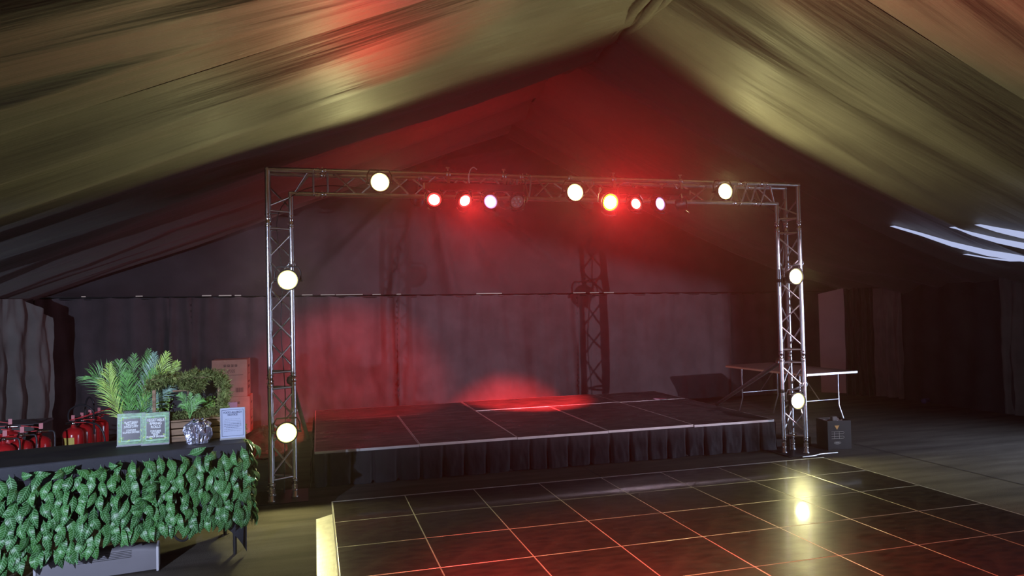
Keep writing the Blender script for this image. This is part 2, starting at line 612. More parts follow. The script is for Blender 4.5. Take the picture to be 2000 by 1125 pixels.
MB().grid(gable_fn, 240, 70, 0, True).build('gable_lining', M['gable'], wall_back)
rail = MB()
rail.tube([(EL, wall_y(EL) - 0.02, rail_z(EL) - 0.04), (ER, wall_y(ER) - 0.02, rail_z(ER) - 0.04)], 0.02, 8)
rail.build('eave_rail', M['black_metal'], wall_back)
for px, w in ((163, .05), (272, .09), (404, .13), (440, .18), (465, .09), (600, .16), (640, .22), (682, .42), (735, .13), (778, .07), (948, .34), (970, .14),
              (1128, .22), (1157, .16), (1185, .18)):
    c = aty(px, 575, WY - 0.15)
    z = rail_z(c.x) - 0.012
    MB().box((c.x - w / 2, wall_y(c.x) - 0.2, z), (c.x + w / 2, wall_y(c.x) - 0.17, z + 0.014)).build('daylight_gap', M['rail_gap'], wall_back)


def side_wall(name, x, y0, y1, gap, label):
    mb = MB()
    segs = [(y0, gap[0]), (gap[1], y1)]  # the gap left between them is the assumed side door
    for a, c in segs:
        def fn(i, j, a=a, c=c):
            y = a + (c - a) * i
            s = 1 if x < 0 else -1
            d = 0.05 * math.sin(y * 13 + 2 * fbm((y, j, 3))) + 0.04 * fbm((y * 2, j * 2, 5))
            return (x + s * (0.04 + d * 0.6), y, (EZ + 0.05) * (1 - j))
        mb.grid(fn, int((c - a) * 24), 12, 0, True, flip=(x < 0))
    return tag(mb.build(name, M['dark_drape']), label, None, None, 'structure')


wall_right = side_wall('wall_right', ER, -2.3, WY, (3.0, 5.5), 'dark draped side wall of the marquee')
wall_left = side_wall('wall_left', EL, -2.3, WY, (1.2, 3.6), 'dark draped side wall beside the counter')
wf = MB().add([(EL, -2.3, 0), (ER, -2.3, 0), (ER, -2.3, EZ), (RX, -2.3, RZ), (EL, -2.3, EZ)], [(4, 3, 2, 1, 0)])
tag(wf.build('wall_front', M['dark_drape']), 'entrance end wall of the marquee', None, None, 'structure')


def hanging(name, p0, p1, z0, z1, nf, amp, m, label, cat, seed, top=None, flare=0.0, group=None):
    p0, p1 = Vector((*p0, 0)), Vector((*p1, 0))
    d = p1 - p0
    n = Vector((d.y, -d.x, 0)).normalized()

    def fn(i, j):
        zt = top(i) if top else z1
        z = zt + (z0 - zt) * j
        q = p0 + d * i
        o = amp * math.sin(2 * PI * nf * i + 1.6 * fbm((i * 3, j * 1.3, seed))) * (0.5 + 0.6 * j)
        o += amp * 1.2 * fbm((i * 6, j * 3, seed + 4))
        q = q + n * (o + flare * j * j)
        q.z = z
        return q
    mb = MB().grid(fn, int(nf * 14), 40, 0, True)
    o = mb.build(name, m)
    return tag(o, label, cat, group)


# curtains hanging on the side walls
hanging('hanging_curtain', (-3.66, 10.1), (-3.2, 10.85), 0.01, 2.0, 3, 0.05, M['side_drape'],
        'pale grey curtain hanging at the far left behind the extinguishers', 'curtain', 1.0, top=lambda i: 2.0 - 0.28 * max(0, i - 0.5) ** 1.2 * 2)
q0, q1 = (9.42, 11.62), (9.72, 11.28)
pan = MB()
pan.add([(*q0, 0.01), (*q1, 0.01), (*q1, 1.98), (*q0, 1.88)], [(0, 1, 2, 3)])
pan.add([(q0[0] + .03, q0[1] + .03, 0.01), (q1[0] + .03, q1[1] + .03, 0.01), (q1[0] + .03, q1[1] + .03, 1.98), (q0[0] + .03, q0[1] + .03, 1.88)], [(3, 2, 1, 0)])
pan.add([(*q0, 1.88), (*q1, 1.98), (q1[0] + .03, q1[1] + .03, 1.98), (q0[0] + .03, q0[1] + .03, 1.88)], [(0, 1, 2, 3)])
pan.add([(*q0, .01), (*q0, 1.88), (q0[0] + .03, q0[1] + .03, 1.88), (q0[0] + .03, q0[1] + .03, .01)], [(0, 1, 2, 3)])
pan.add([(*q1, .01), (*q1, 1.98), (q1[0] + .03, q1[1] + .03, 1.98), (q1[0] + .03, q1[1] + .03, .01)], [(3, 2, 1, 0)])
tag(pan.build('wall_sheet', M['pvc']), 'bare white marquee sheet showing past the drapes in the far right corner', 'sheet')
hanging('hanging_curtain', (9.55, 11.1), (9.85, 10.75), 0.01, 1.97, 4, 0.06, M['dark_drape'],
        'black gathered curtain beside the bare white sheet', 'curtain', 2.0)
hanging('hanging_curtain', (9.86, 10.72), (9.98, 10.2), 0.02, 1.95, 2.5, 0.05, M['side_drape'],
        'thin grey curtain with a creased hem, right of the black gathered curtain', 'curtain', 3.0)
hanging('hanging_curtain', (9.99, 8.35), (9.99, 7.3), 0.02, 2.1, 6, 0.04, M['side_drape'],
        'lit curtain with narrow pleats at the right edge of the picture', 'curtain', 4.0)

# ------------------------------------------------------------------ dance floor
KZ = 0.022
KS = (CAM_H - KZ) / CAM_H
TS = 0.66658 * KS
dance = thing('dance_floor', 'black panelled dance floor with pale joints in front of the stage', 'dance floor',
              (0.2206 * KS, 6.9265 * KS, 0), (0, 0, -0.0115))


def tile_mesh():
    mb = MB()
    s, e, z = TS - 0.002, 0.0035, KZ
    b = 0.001
    mb.add([(0, 0, 0.001), (s, 0, 0.001), (s, s, 0.001), (0, s, 0.001), (0, 0, z - b), (s, 0, z - b), (s, s, z - b), (0, s, z - b)],
           [(0, 1, 5, 4), (1, 2, 6, 5), (2, 3, 7, 6), (3, 0, 4, 7), (3, 2, 1, 0)], 1)
    o = [(0, 0, z - b), (s, 0, z - b), (s, s, z - b), (0, s, z - b), (e, e, z), (s - e, e, z), (s - e, s - e, z), (e, s - e, z)]
    mb.add(o, [(0, 1, 5, 4), (1, 2, 6, 5), (2, 3, 7, 6), (3, 0, 4, 7)], 1)
    mb.add(o[4:], [(0, 1, 2, 3)], 0)
    return mb.mesh('tile', [M['tile'], M['tile_edge']])


tm = tile_mesh()
NR = 7
for j in range(NR):
    for i in range(8):
        t = link('tile', tm, dance, (i * TS + 0.001, -(j + 1) * TS + 0.001, random.uniform(-0.0006, 0.0006)),
                 (random.uniform(-.0006, .0006), random.uniform(-.0006, .0006), 0))
W8 = 8 * TS
MB().box((-0.008, 0.0, 0.0), (W8 + 0.02, 0.02, KZ + 0.001)).build('edge_strip', M['trim'], dance)
MB().add([(W8, 0.02, KZ), (W8, -NR * TS, KZ), (W8 + 0.012, -NR * TS, KZ), (W8 + 0.012, 0.02, KZ), (W8 + 0.06, 0.02, 0.002), (W8 + 0.06, -NR * TS, 0.002)],
         [(0, 3, 2, 1), (3, 4, 5, 2), (0, 4, 3)]).build('edge_strip', M['trim'], dance)
MB().box((-0.008, -NR * TS, 0.0), (0.0, 0.0, KZ + 0.001)).build('edge_strip', M['trim'], dance)
# ribbed ramp strip along the left edge
ra, rb, ry1, ry0 = -0.145, -0.01, -0.40, -NR * TS
rm = MB()
n = 22
for k in range(n):
    xa = ra + (rb - ra) * k / n
    xb = ra + (rb - ra) * (k + 0.62) / n
    xc = ra + (rb - ra) * (k + 1) / n
    za, zb, zc = [0.004 + (KZ - 0.004) * (x - ra) / (rb - ra) for x in (xa, xb, xc)]
    cut = lambda x: ry1 - 0.05 * (rb - x) / (rb - ra)
    rm.add([(xa, ry0, za), (xb, ry0, zb), (xb, cut(xb), zb), (xa, cut(xa), za)], [(0, 1, 2, 3)])
    rm.add([(xb, ry0, zb), (xb + .001, ry0, zb - .003), (xb + .001, cut(xb), zb - .003), (xb, cut(xb), zb)], [(0, 1, 2, 3)])
    rm.add([(xb + .001, ry0, zb - .003), (xc, ry0, zb - .003), (xc, cut(xc), zb - .003), (xb + .001, cut(xb), zb - .003)], [(0, 1, 2, 3)])
    rm.add([(xc, ry0, zb - .003), (xc, ry0, zc), (xc, cut(xc), zc), (xc, cut(xc), zb - .003)], [(0, 1, 2, 3)])
rm.build('ramp_strip', M['ramp'], dance)

# ------------------------------------------------------------------ stage
SZ = 0.36
stage = thing('stage', 'low black stage of joined decks with a pleated black skirt', 'stage', (0.07, 7.53, 0), (0, 0, -0.016))
DW, DD, DB = 1.055, 2.13, 1.0


def deck(x0, y0, w, d, dz=0.0):
    mb = MB()
    e, g = 0.009, 0.002
    x0 += g
    y0 += g
    w -= 2 * g
    d -= 2 * g
    z1, z0 = SZ, SZ - 0.09
    o = [(0, 0, z1), (w, 0, z1), (w, d, z1), (0, d, z1), (e, e, z1), (w - e, e, z1), (w - e, d - e, z1), (e, d - e, z1)]
    mb.add(o, [(0, 1, 5, 4), (1, 2, 6, 5), (2, 3, 7, 6), (3, 0, 4, 7)], 1)
    mb.add(o[4:], [(0, 1, 2, 3)], 0)
    zm = z1 - 0.026
    for za, zb, mi in ((zm, z1, 1), (z0, zm, 2)):
        c = [(0, 0, za), (w, 0, za), (w, d, za), (0, d, za), (0, 0, zb), (w, 0, zb), (w, d, zb), (0, d, zb)]
        mb.add(c, [(0, 1, 5, 4), (1, 2, 6, 5), (2, 3, 7, 6), (3, 0, 4, 7)], mi)
    mb.add([(0, 0, z0), (w, 0, z0), (w, d, z0), (0, d, z0)], [(3, 2, 1, 0)], 2)
    o = mb.build('deck', [M['deck'], M['trim'], M['black_metal']], stage)
    o.location = (x0, y0, dz)
    for lx in (0.06, w - 0.06):
        for ly in (0.06, d - 0.06):
            lg = MB().tube([(x0 + lx, y0 + ly, 0.002), (x0 + lx, y0 + ly, z0)], 0.024, 8)
            lg.build('leg', M['alu_dull'], stage)


for k in range(5):
    deck(k * DW, 0 if k != 4 else -0.02, DW, DD, 0.003 * (k % 2))
deck(0, DD, 2 * DW, DB, -0.004)
deck(2 * DW, DD, 2 * DW, DB, 0.004)
deck(4 * DW, DD, DW, DB, 0.0)


def skirt(path, seed, amp=0.035, pl=0.235):
    L = [0]
    for a, b_ in zip(path, path[1:]):
        L.append(L[-1] + (Vector(b_) - Vector(a)).length)
    tot = L[-1]
    nf = tot / pl

    def fn(i, j):
        s = i * tot
        k = max(q for q in range(len(path) - 1) if L[q] <= s + 1e-6)
        a, b_ = Vector(path[k]), Vector(path[k + 1])
        d = (b_ - a).normalized()
        q = a + d * (s - L[k])
        n_ = Vector((d.y, -d.x))
        ph = (s / pl + 0.18 * fbm((s * 1.3, 0, seed))) % 1.0
        g = math.exp(-((ph - 0.5) / 0.07) ** 2)
        roll = math.sin(PI * ph) ** 0.5
        o = amp * (0.25 + 0.75 * j) * (1.1 - 1.7 * g) * (0.75 + 0.5 * fbm((s * 2.2, j, seed + 7))) + 0.012 * (0.4 + j) * fbm((s * 9, j * 2, seed))
        hem = 0.012 + 0.02 * g + 0.008 * fbm((s * 3, 1, seed))
        z = (SZ - 0.024) * (1 - j) + hem * j
        q = q + n_ * (max(o, -0.01 * j) + 0.012)
        return (q.x, q.y, z)
    return MB().grid(fn, int(nf * 26), 12, 0, True)


skirt([(0.0, 0.0), (5 * DW, -0.01)], 2.0).build('skirt', M['skirt'], stage)
skirt([(0.0, DD + DB), (0.0, 0.0)], 5.0).build('skirt', M['skirt'], stage)
skirt([(5 * DW, -0.01), (5 * DW, DD + DB)], 8.0).build('skirt', M['skirt'], stage)
pp = atz(1288, 780, SZ)
tag(MB().add([(-.09, -.06, .006), (.1, -.07, .012), (.11, .05, .006), (-.07, .07, .014), (-.09, -.06, .004), (.1, -.07, .010), (.11, .05, .004), (-.07, .07, .012)],
             [(0, 1, 2, 3), (7, 6, 5, 4)]).build('paper_sheet', M['lilac']), 'small pink-lit sheet of paper lying on the back of the stage', 'paper').location = (pp.x, pp.y, SZ)

# ------------------------------------------------------------------ truss goal post
TXL, TXR, TY, TH = -0.321, 5.523, 7.10, 3.107
SD, HT = 0.239, 0.207      # chord spacing, triangle height
CR, BR = 0.0245, 0.0095
truss = thing('lighting_truss', 'silver triangular truss goal post standing over the stage', 'truss', (0, 0, 0))

_brace_cache = {}


def rod(a, b_, parent, name='brace', rad=BR):
    """a straight tube as an own object; alike lengths share one mesh"""
    a, b_ = Vector(a), Vector(b_)
    d = b_ - a
    key = (round(d.length, 3), rad)
    if key not in _brace_cache:
        n_ = 8 if rad < 0.015 else 14
        _brace_cache[key] = MB().tube([(0, 0, 0), (0, 0, d.length)], rad, n_, 0, rad > 0.015).mesh(name, M['alu'])
    return link(name, _brace_cache[key], parent, a, d.to_track_quat('Z', 'Y').to_euler())


def chord(a, b_, parent):
    return rod(a, b_, parent, 'chord', CR)


def coupler(p, axis, parent):
    p, axis = Vector(p), Vector(axis).normalized()
    mb = MB()
    R_ = axis.to_track_quat('Z', 'Y').to_matrix().to_4x4()
    Mx = Matrix.Translation(p) @ R_
    mb.lathe([(0.0, -0.062), (0.0255, -0.062), (0.0275, -0.058), (0.0275, -0.048), (0.021, -0.044), (0.021, 0.044), (0.0275, 0.048), (0.0275, 0.058), (0.0255, 0.062), (0, 0.062)], 14, 0, Mx)
    for s in (-0.022, 0.022):
        mb.tube([Mx @ Vector((0, -0.036, s)), Mx @ Vector((0, 0.036, s))], 0.006, 6)
        mb.tube([Mx @ Vector((-0.03, 0, s)), Mx @ Vector((0.034, 0, s))], 0.004, 6)
    return mb.build('coupler', M['chrome'], parent)


def face_braces(pa, pb, axis, length, parent, phase=0, pitch=0.26, end=0.075):
    """rungs near both ends and a zigzag between two parallel chords starting at pa, pb"""
    pa, pb, axis = Vector(pa), Vector(pb), Vector(axis)
    rod(pa + axis * end, pb + axis * end, parent)
    rod(pa + axis * (length - end), pb + axis * (length - end), parent)
    a, b_ = end + 0.03, length - end - 0.03
    if b_ - a < 0.12:
        return
    n_ = max(1, round((b_ - a) / pitch))
    for k in range(n_):
        t0 = a + (b_ - a) * k / n_ + 0.012
        t1 = a + (b_ - a) * (k + 1) / n_ - 0.012
        p, q = (pa, pb) if (k + phase) % 2 == 0 else (pb, pa)
        rod(p + axis * t0, q + axis * t1, parent)


def section(name, chords, axis, length):
    """chords: three start points"""
    s = link(name, None, truss)
    axis = Vector(axis)
    for c in chords:
        chord(Vector(c) + axis * 0.03, Vector(c) + axis * (length - 0.03), s)
    for k, (i, j) in enumerate(((0, 1), (1, 2), (2, 0))):
        face_braces(chords[i], chords[j], axis, length, s, phase=0)
    return s


UP = Vector((0, 0, 1))
for sgn, x0 in ((1, TXL), (-1, TXR)):
    tri = [Vector((x0, TY, 0)), Vector((x0 + sgn * HT, TY + SD / 2, 0)), Vector((x0, TY + SD, 0))]   # outer front, inner, outer back
    zs = [0.13, 1.125, 2.63]
    section('tower_section', [t + UP * zs[0] for t in tri], UP, zs[1] - zs[0])
    section('tower_section', [t + UP * zs[1] for t in tri], UP, zs[2] - zs[1])
    # base plate with spigots
    bp_ = link('base', None, truss)
    px0, px1 = (x0 - 0.11, x0 + 0.33) if sgn > 0 else (x0 - 0.30, x0 + 0.30)
    MB().box((px0, TY - 0.09, 0.001), (px1, TY + 0.42, 0.010), bev=0.002).build('base_plate', M['black_metal'], bp_)
    for t in tri:
        MB().lathe([(0, .01), (0.034, 0.01), (0.034, 0.018), (0.0245, 0.024), (0.0245, 0.125), (0, .125)], 14, 0, Matrix.Translation(t)).build('spigot', M['alu'], bp_)
        coupler(t + UP * 0.13, UP, bp_)
    for z in zs[1:]:
        for t in tri:
            coupler(t + UP * z, UP, truss)
    # corner block: chords turn from the tower into the beam
    cb = link('corner_block', None, truss)
    arm = 0.478
    of, inn, ob = tri
    Xa = Vector((sgn, 0, 0))
    for t in (of, ob):
        c = t + UP * TH
        chord(t + UP * (zs[2] + 0.03), c + UP * CR * 0.6, cb)
        chord(c - Xa * CR * 0.6, c + Xa * (arm - 0.03 + 0.03), cb)
    ci = inn + UP * (TH - HT)
    chord(inn + UP * (zs[2] + 0.03), ci + UP * CR * 0.6, cb)
    chord(ci - Xa * CR * 0.6, ci + Xa * (arm - HT), cb)
    for t in (of, ob):
        c = t + UP * TH
        rod(t + UP * (zs[2] + 0.09), inn + UP * (zs[2] + 0.09), cb)
        rod(c + Xa * (arm - 0.06), ci + Xa * (arm - HT - 0.06), cb)
        rod(t + UP * (zs[2] + 0.13), ci - UP * 0.03, cb) if t is of else rod(t + UP * (TH - 0.12), inn + UP * (zs[2] + 0.12), cb)
        rod(ci + Xa * 0.03, c + Xa * (arm - 0.1), cb)
    rod(of + UP * (TH - 0.16), ob + UP * (zs[2] + 0.15), cb)
    rod(of + UP * TH + Xa * 0.12, ob + UP * TH + Xa * 0.36, cb)
    rod(of + UP * (zs[2] + 0.09), ob + UP * (zs[2] + 0.09), cb)
# beam sections between the corners
XB = [TXL + 0.478, 2.207, 4.775, 5.045]
for k in range(3):
    a, b_ = XB[k], XB[k + 1]
    ch = [Vector((a, TY, TH)), Vector((a, TY + SD / 2, TH - HT)), Vector((a, TY + SD, TH))]
    section('beam_section', ch, (1, 0, 0), b_ - a)
for x in XB:
    for c in (Vector((x, TY, TH)), Vector((x, TY + SD / 2, TH - HT)), Vector((x, TY + SD, TH))):
        coupler(c, (1, 0, 0), truss)
# brace poles running back to the ground
for a, b_ in (((TXL + HT - 0.02, TY + SD / 2 + 0.05, 1.11), (0.015, 10.35, 0.03)), ((TXR - HT + 0.02, TY + SD / 2 + 0.05, 1.05), (6.72, 10.9, 0.03))):
    o = MB().tube([a, b_], 0.026, 12).build('brace_pole', M['alu_dull'], truss)
    mb = MB().lathe([(0, -.03), (0.045, -.03), (0.045, .03), (0, .03)], 10, 0, Matrix.Translation(a) @ Matrix.Rotation(PI / 2, 4, 'X'))
    mb.box((-0.02, -0.05, -0.02), (0.02, 0.05, 0.02), 0, Matrix.Translation(a))
    mb.build('pole_clamp', M['steel'], o)
# black tape bands and cables on the right tower
for z in (0.72, 2.0):
    MB().lathe([(CR + .0015, -.02), (CR + .0015, .02)], 12, 0, Matrix.Translation((TXR - HT, TY + SD / 2, z))).build('tape_band', M['black_rubber'], truss)


def cable(pts, rad, name='cable', m='cable', parent=None):
    out = []
    P = [Vector(p) for p in pts]
    for i in range(len(P) - 1):
        p0, p1, p2, p3 = P[max(i - 1, 0)], P[i], P[i + 1], P[min(i + 2, len(P) - 1)]
        for k in range(6):
            t = k / 6
            out.append(0.5 * ((2 * p1) + (p2 - p0) * t + (2 * p0 - 5 * p1 + 4 * p2 - p3) * t * t + (3 * p1 - p0 - 3 * p2 + p3) * t ** 3))
    out.append(P[-1])
    return MB().tube(out, rad, 6).build(name, M[m], parent)


cable([(-0.21, 7.2, 0.06), (-0.2, 7.2, .5), (-0.19, 7.19, 1.0), (-0.22, 7.2, 1.6), (-0.2, 7.2, 2.1), (-0.23, 7.2, 2.7), (0.1, 7.2, 2.97), (0.7, 7.2, 2.95)], 0.005, parent=truss)
cable([(5.42, 7.25, 0.03), (5.40, 7.25, .3), (5.36, 7.27, .7), (5.38, 7.25, 1.2), (5.35, 7.27, 1.6), (5.39, 7.25, 2.1), (5.4, 7.25, 2.7), (5.0, 7.2, 2.95)], 0.006, parent=truss)
tag(cable([(5.34, 6.93, 0.012), (5.5, 6.94, 0.012), (5.62, 6.97, 0.016), (5.85, 6.98, 0.012)], 0.009, 'white_rod', 'trim'), 'thin white rod lying on the floor at the right truss foot', 'rod')

# ------------------------------------------------------------------ warm lamps on the truss


def hook_clamp(mb, top, chord_z, y):
    """half coupler round a chord, top = local height of chord centre"""
    pts = []
    for k in range(13):
        a = -0.6 + (2 * PI - 1.2 + 1.2) * k / 12 * 0.86
        pts.append((0, y + 0.033 * math.sin(a), top + 0.033 * math.cos(a)))
    mb.tube(pts, 0.007, 6)
    mb.box((-0.012, y - 0.012, top - 0.07), (0.012, y + 0.012, top - 0.03))


def par_lamp(label, pos, hang, tilt=0.0, power=55.0):
    """hang: offset from the lens centre to the chord it hangs from"""
    o = thing('par_lamp', label, 'stage light', pos, (tilt, 0, 0), 'warm white lamps on the truss')
    R90 = Matrix.Rotation(PI / 2, 4, 'X')     # lathe axis -> -y
    body = MB().lathe([(0.0, -0.13), (0.055, -0.13), (0.075, -0.11), (0.092, -0.03), (0.096, -0.005), (0.1, -0.005), (0.1, 0.012), (0.088, 0.012), (0.088, -0.004)], 24, 0, R90)
    body.build('can', M['black_metal'], o)
    MB().lathe([(0.0, 0.004), (0.04, 0.0035), (0.078, 0.0)], 24, 0, R90).build('lens', M['warm_lens'], o)
    MB().lathe([(0.078, 0.0), (0.088, -0.002)], 24, 0, R90).build('lens_rim', M['warm_rim'], o)
    y = MB()
    up = 1 if hang[2] >= 0 else -1
    pts = [(-0.115, 0.05, 0), (-0.115, 0.05, 0.08), (-0.09, 0.05, 0.125), (0.09, 0.05, 0.125), (0.115, 0.05, 0.08), (0.115, 0.05, 0)]
    y.tube([(p[0], p[1], p[2] * up) for p in pts], 0.008, 6)
    for s in (-1, 1):
        y.tube([(s * 0.095, 0.05, 0), (s * 0.13, 0.05, 0)], 0.012, 8)
    y.build('yoke', M['black_metal'], o)
    c = MB()
    h = Vector(hang)
    c.tube([(0, 0.05, 0.125 * up), h], 0.009, 6)
    c.lathe([(0.026, -0.02), (0.034, -0.02), (0.034, 0.02), (0.026, 0.02)], 12, 0, Matrix.Translation(h) @ Matrix.Rotation(PI / 2, 4, 'Y' if abs(hang[2]) > 0.08 and abs(hang[0]) < 0.2 and hang[1] < 0.2 and pos[2] > 2.5 else 'X'))
    c.build('clamp', M['steel'], o)
    l = bpy.data.lights.new('par_lamp_light', 'SPOT')
    l.energy = power
    l.color = WARM
    l.spot_size = math.radians(178)
    l.spot_blend = 0.35
    l.shadow_soft_size = 0.06
    lo = bpy.data.objects.new('par_lamp_light', l)
    COL.objects.link(lo)
    lo.parent = o
    lo.location = (0, -0.03, 0)
    lo.rotation_euler = (-PI / 2, 0, 0)
    return o


LY = 6.95
for px, py, pw, lab in ((742, 356, 36, 'warm white lamp on the top beam, nearest its left corner'),
                    (1123, 376, 36, 'warm white lamp in the middle of the top beam'),
                    (1416, 374, 85, 'warm white lamp on the top beam, nearest its right corner')):
    p = aty(px, py, LY)
    par_lamp(lab, p, (0, TY - LY, TH - p.z), power=pw)
for px, py, x, pw, lab in ((562, 547, TXL + HT, 22, 'warm white lamp halfway up the left truss tower'),
                       (560, 845, TXL + HT, 52, 'warm white lamp low on the left truss tower beside the red bag'),
                       (1554, 540, TXR - 0.0, 24, 'warm white lamp halfway up the right truss tower'),
                       (1558, 783, TXR - 0.0, 24, 'warm white lamp low on the right truss tower')):
    p = aty(px, py, LY)
    yy = TY + SD / 2 if x < 2 else TY
    par_lamp(lab, p, (x - p.x, yy - LY, 0.16), power=pw)

# ------------------------------------------------------------------ four-head light bars


def par_head(bar, name, pos, yaw, pitch, kind, light=0.0, target=None):
    h = link(name, None, bar, pos, (pitch, 0, yaw))
    R90 = Matrix.Rotation(PI / 2, 4, 'X')
    b_ = MB().lathe([(0, -0.1), (0.045, -0.1), (0.06, -0.085), (0.072, 0.0), (0.08, 0.0), (0.08, 0.014), (0.07, 0.014), (0.066, -0.002)], 22, 0, R90)
    b_.tube([(-0.085, 0.04, 0), (-0.085, 0.035, 0.06), (-0.06, 0.03, 0.105), (0.06, 0.03, 0.105), (0.085, 0.035, 0.06), (0.085, 0.04, 0)], 0.006, 6)
    b_.tube([(-0.06, 0.02, -0.075), (-0.045, -0.01, -0.1), (0.0, -0.02, -0.108), (0.045, -0.01, -0.1), (0.06, 0.02, -0.075)], 0.006, 6)
    b_.build('par_head', M['black_metal'], h)
    if kind == 'off':
        l = MB().lathe([(0, 0.0), (0.066, -0.002)], 22, 0, R90)
        l.build('lens', M['led'], h)
        for k in range(7):
            a = k * PI / 3
            rr = 0.04 if k < 6 else 0
            MB().lathe([(0.017, 0.0), (0.014, 0.006), (0.0, 0.009)], 10, 0, Matrix.Translation((rr * math.cos(a), -0.002, rr * math.sin(a))) @ R90).build('led_lens', M['blob'], h)
    else:
        core, rim = {'red': ('red_core', 'red_rim'), 'amber': ('white_core', 'amber_rim'), 'white': ('white_core', 'violet_rim')}[kind]
        MB().lathe([(0, 0.002), (0.052, 0.0)], 22, 0, R90).build('lens', M[core], h)
        MB().lathe([(0.052, 0.0), (0.066, -0.002)], 22, 0, R90).build('lens_rim', M[rim], h)
    if light:
        l = bpy.data.lights.new('par_head_light', 'SPOT')
        l.energy = light
        l.color = (1, 0.03, 0.03) if kind != 'white' else (0.8, 0.75, 1.0)
        l.spot_size = math.radians(95)
        l.spot_blend = 1.0
        l.shadow_soft_size = 0.05
        lo = bpy.data.objects.new('par_head_light', l)
        COL.objects.link(lo)
        lo.parent = h
        lo.location = (0, -0.03, 0)
        lo.rotation_euler = (-PI / 2, 0, 0)
    return h


def light_bar(label, heads, clamps, arch):
    x0, x1 = heads[0][0].x - 0.09, heads[-1][0].x + 0.09
    bar = thing('light_bar', label, 'light bar', ((x0 + x1) / 2, 6.9, 2.95), (0, 0, 0), 'four-head light bars on the truss beam')
    O = Vector(bar.location)
    MB().box((x0 - O.x, -0.03, -0.035), (x1 - O.x, 0.05, 0.035), bev=0.006).build('bar_housing', M['black_metal'], bar)
    for p, yaw, pitch, kind, pw in heads:
        hd_ = par_head(bar, 'par_head', p - O, yaw, pitch, kind, pw)
        if kind == 'amber':
            hd_.scale = (1.3, 1.3, 1.3)
    for cx in clamps:
        mb = MB()
        mb.box((cx - O.x - .014, 0.05, -0.02), (cx - O.x + .014, TY - 6.9 - 0.02, 0.02))
        mb.box((cx - O.x - .014, TY - 6.9 - 0.035, -0.02), (cx - O.x + .014, TY - 6.9 - 0.015, TH - O.z - 0.02))
        mb.lathe([(0.026, -0.022), (0.037, -0.022), (0.037, 0.022), (0.026, 0.022)], 14, 0, Matrix.Translation((cx - O.x, TY - 6.9, TH - O.z)) @ Matrix.Rotation(PI / 2, 4, 'Y'))
        mb.tube([(cx - O.x, TY - 6.9, TH - O.z + .03), (cx - O.x, TY - 6.9, TH - O.z + .07)], 0.008, 6)
        mb.box((cx - O.x - .02, TY - 6.9 - .006, TH - O.z + .06), (cx - O.x + .02, TY - 6.9 + .006, TH - O.z + .075))
        mb.build('clamp', M['steel'], bar)
    if arch:
        ax = arch
        cable([(ax - O.x, 0.0, 0.03), (ax - O.x - 0.01, -0.01, 0.1), (ax - O.x + .01, 0.0, 0.17), (ax - O.x + .05, .03, 0.205), (ax - O.x + .09, .06, 0.19)], 0.006, 'looped_wire', 'white', bar)
    return bar


def hp(px, py):
    return aty(px, py, 6.83)


light_bar('bar of four spotlights left of the middle lamp, with a white looped wire',
          [(hp(848, 390), -0.1, -0.12, 'red', 200), (hp(908, 392), 0.25, 0.5, 'red', 1150), (hp(958, 394), 0.1, -0.05, 'white', 20), (hp(1010, 394), -0.55, -0.25, 'off', 0)],
          (1.40, 1.98), 1.575)
light_bar('bar of four spotlights right of the middle lamp, one amber-rimmed',
          [(hp(1192, 395), 0.0, 0.2, 'amber', 1300), (hp(1242, 398), 0.1, -0.12, 'red', 380), (hp(1289, 398), 0.25, -0.05, 'white', 20), (hp(1338, 398), 1.15, -0.15, 'off', 0)],
          (3.2, 4.0), None)
# red wash lights added behind the beam to redden the stage and back wall
for x, tgt, pw, ang, lab in ((1.15, (0.75, 11.3, 0.5), 1700, 44, 'added red wash light behind the beam turned down to the left of the stage'),
                             (3.05, (3.2, 10.3, 0.36), 9000, 32, 'added red wash light behind the beam turned down to the middle of the stage'),
                             (2.1, (2.3, 12.0, 2.4), 150, 165, 'added red wash light behind the beam turned level towards the gable')):
    p = Vector((x, TY + SD + 0.14, 2.9))
    d = Vector(tgt) - p
    w_ = thing('added_wash_light', lab, 'stage light', p, (0, 0, 0), 'added red wash lights behind the beam')
    q = d.to_track_quat('-Y', 'Z').to_euler()
    h = link('can', MB().lathe([(0, -0.1), (0.045, -0.1), (0.06, -0.085), (0.072, 0.0), (0.078, 0.0), (0.078, 0.012), (0.068, 0.012)], 20, 0, Matrix.Rotation(PI / 2, 4, 'X')).mesh('can', M['black_metal']), w_, None, q)
    MB().lathe([(0, 0.0), (0.07, -0.002)], 20, 0, Matrix.Rotation(PI / 2, 4, 'X')).build('lens', M['red_rim'], h)
    MB().tube([(0, 0, 0.08), (0, -0.14, TH - 2.9)], 0.009, 6).lathe([(0.026, -0.02), (0.035, -0.02), (0.035, 0.02), (0.026, 0.02)], 12, 0, Matrix.Translation((0, -0.14, TH - 2.9)) @ Matrix.Rotation(PI / 2, 4, 'Y')).build('clamp', M['steel'], w_)
    s = spot('added_wash_lamp', (0, 0, 0), (0, -1, 0), pw, (1, 0.03, 0.035), ang, 0.7, 0.04, h)
    s.location = (0, -0.03, 0)
    s.rotation_euler = (-PI / 2, 0, 0)

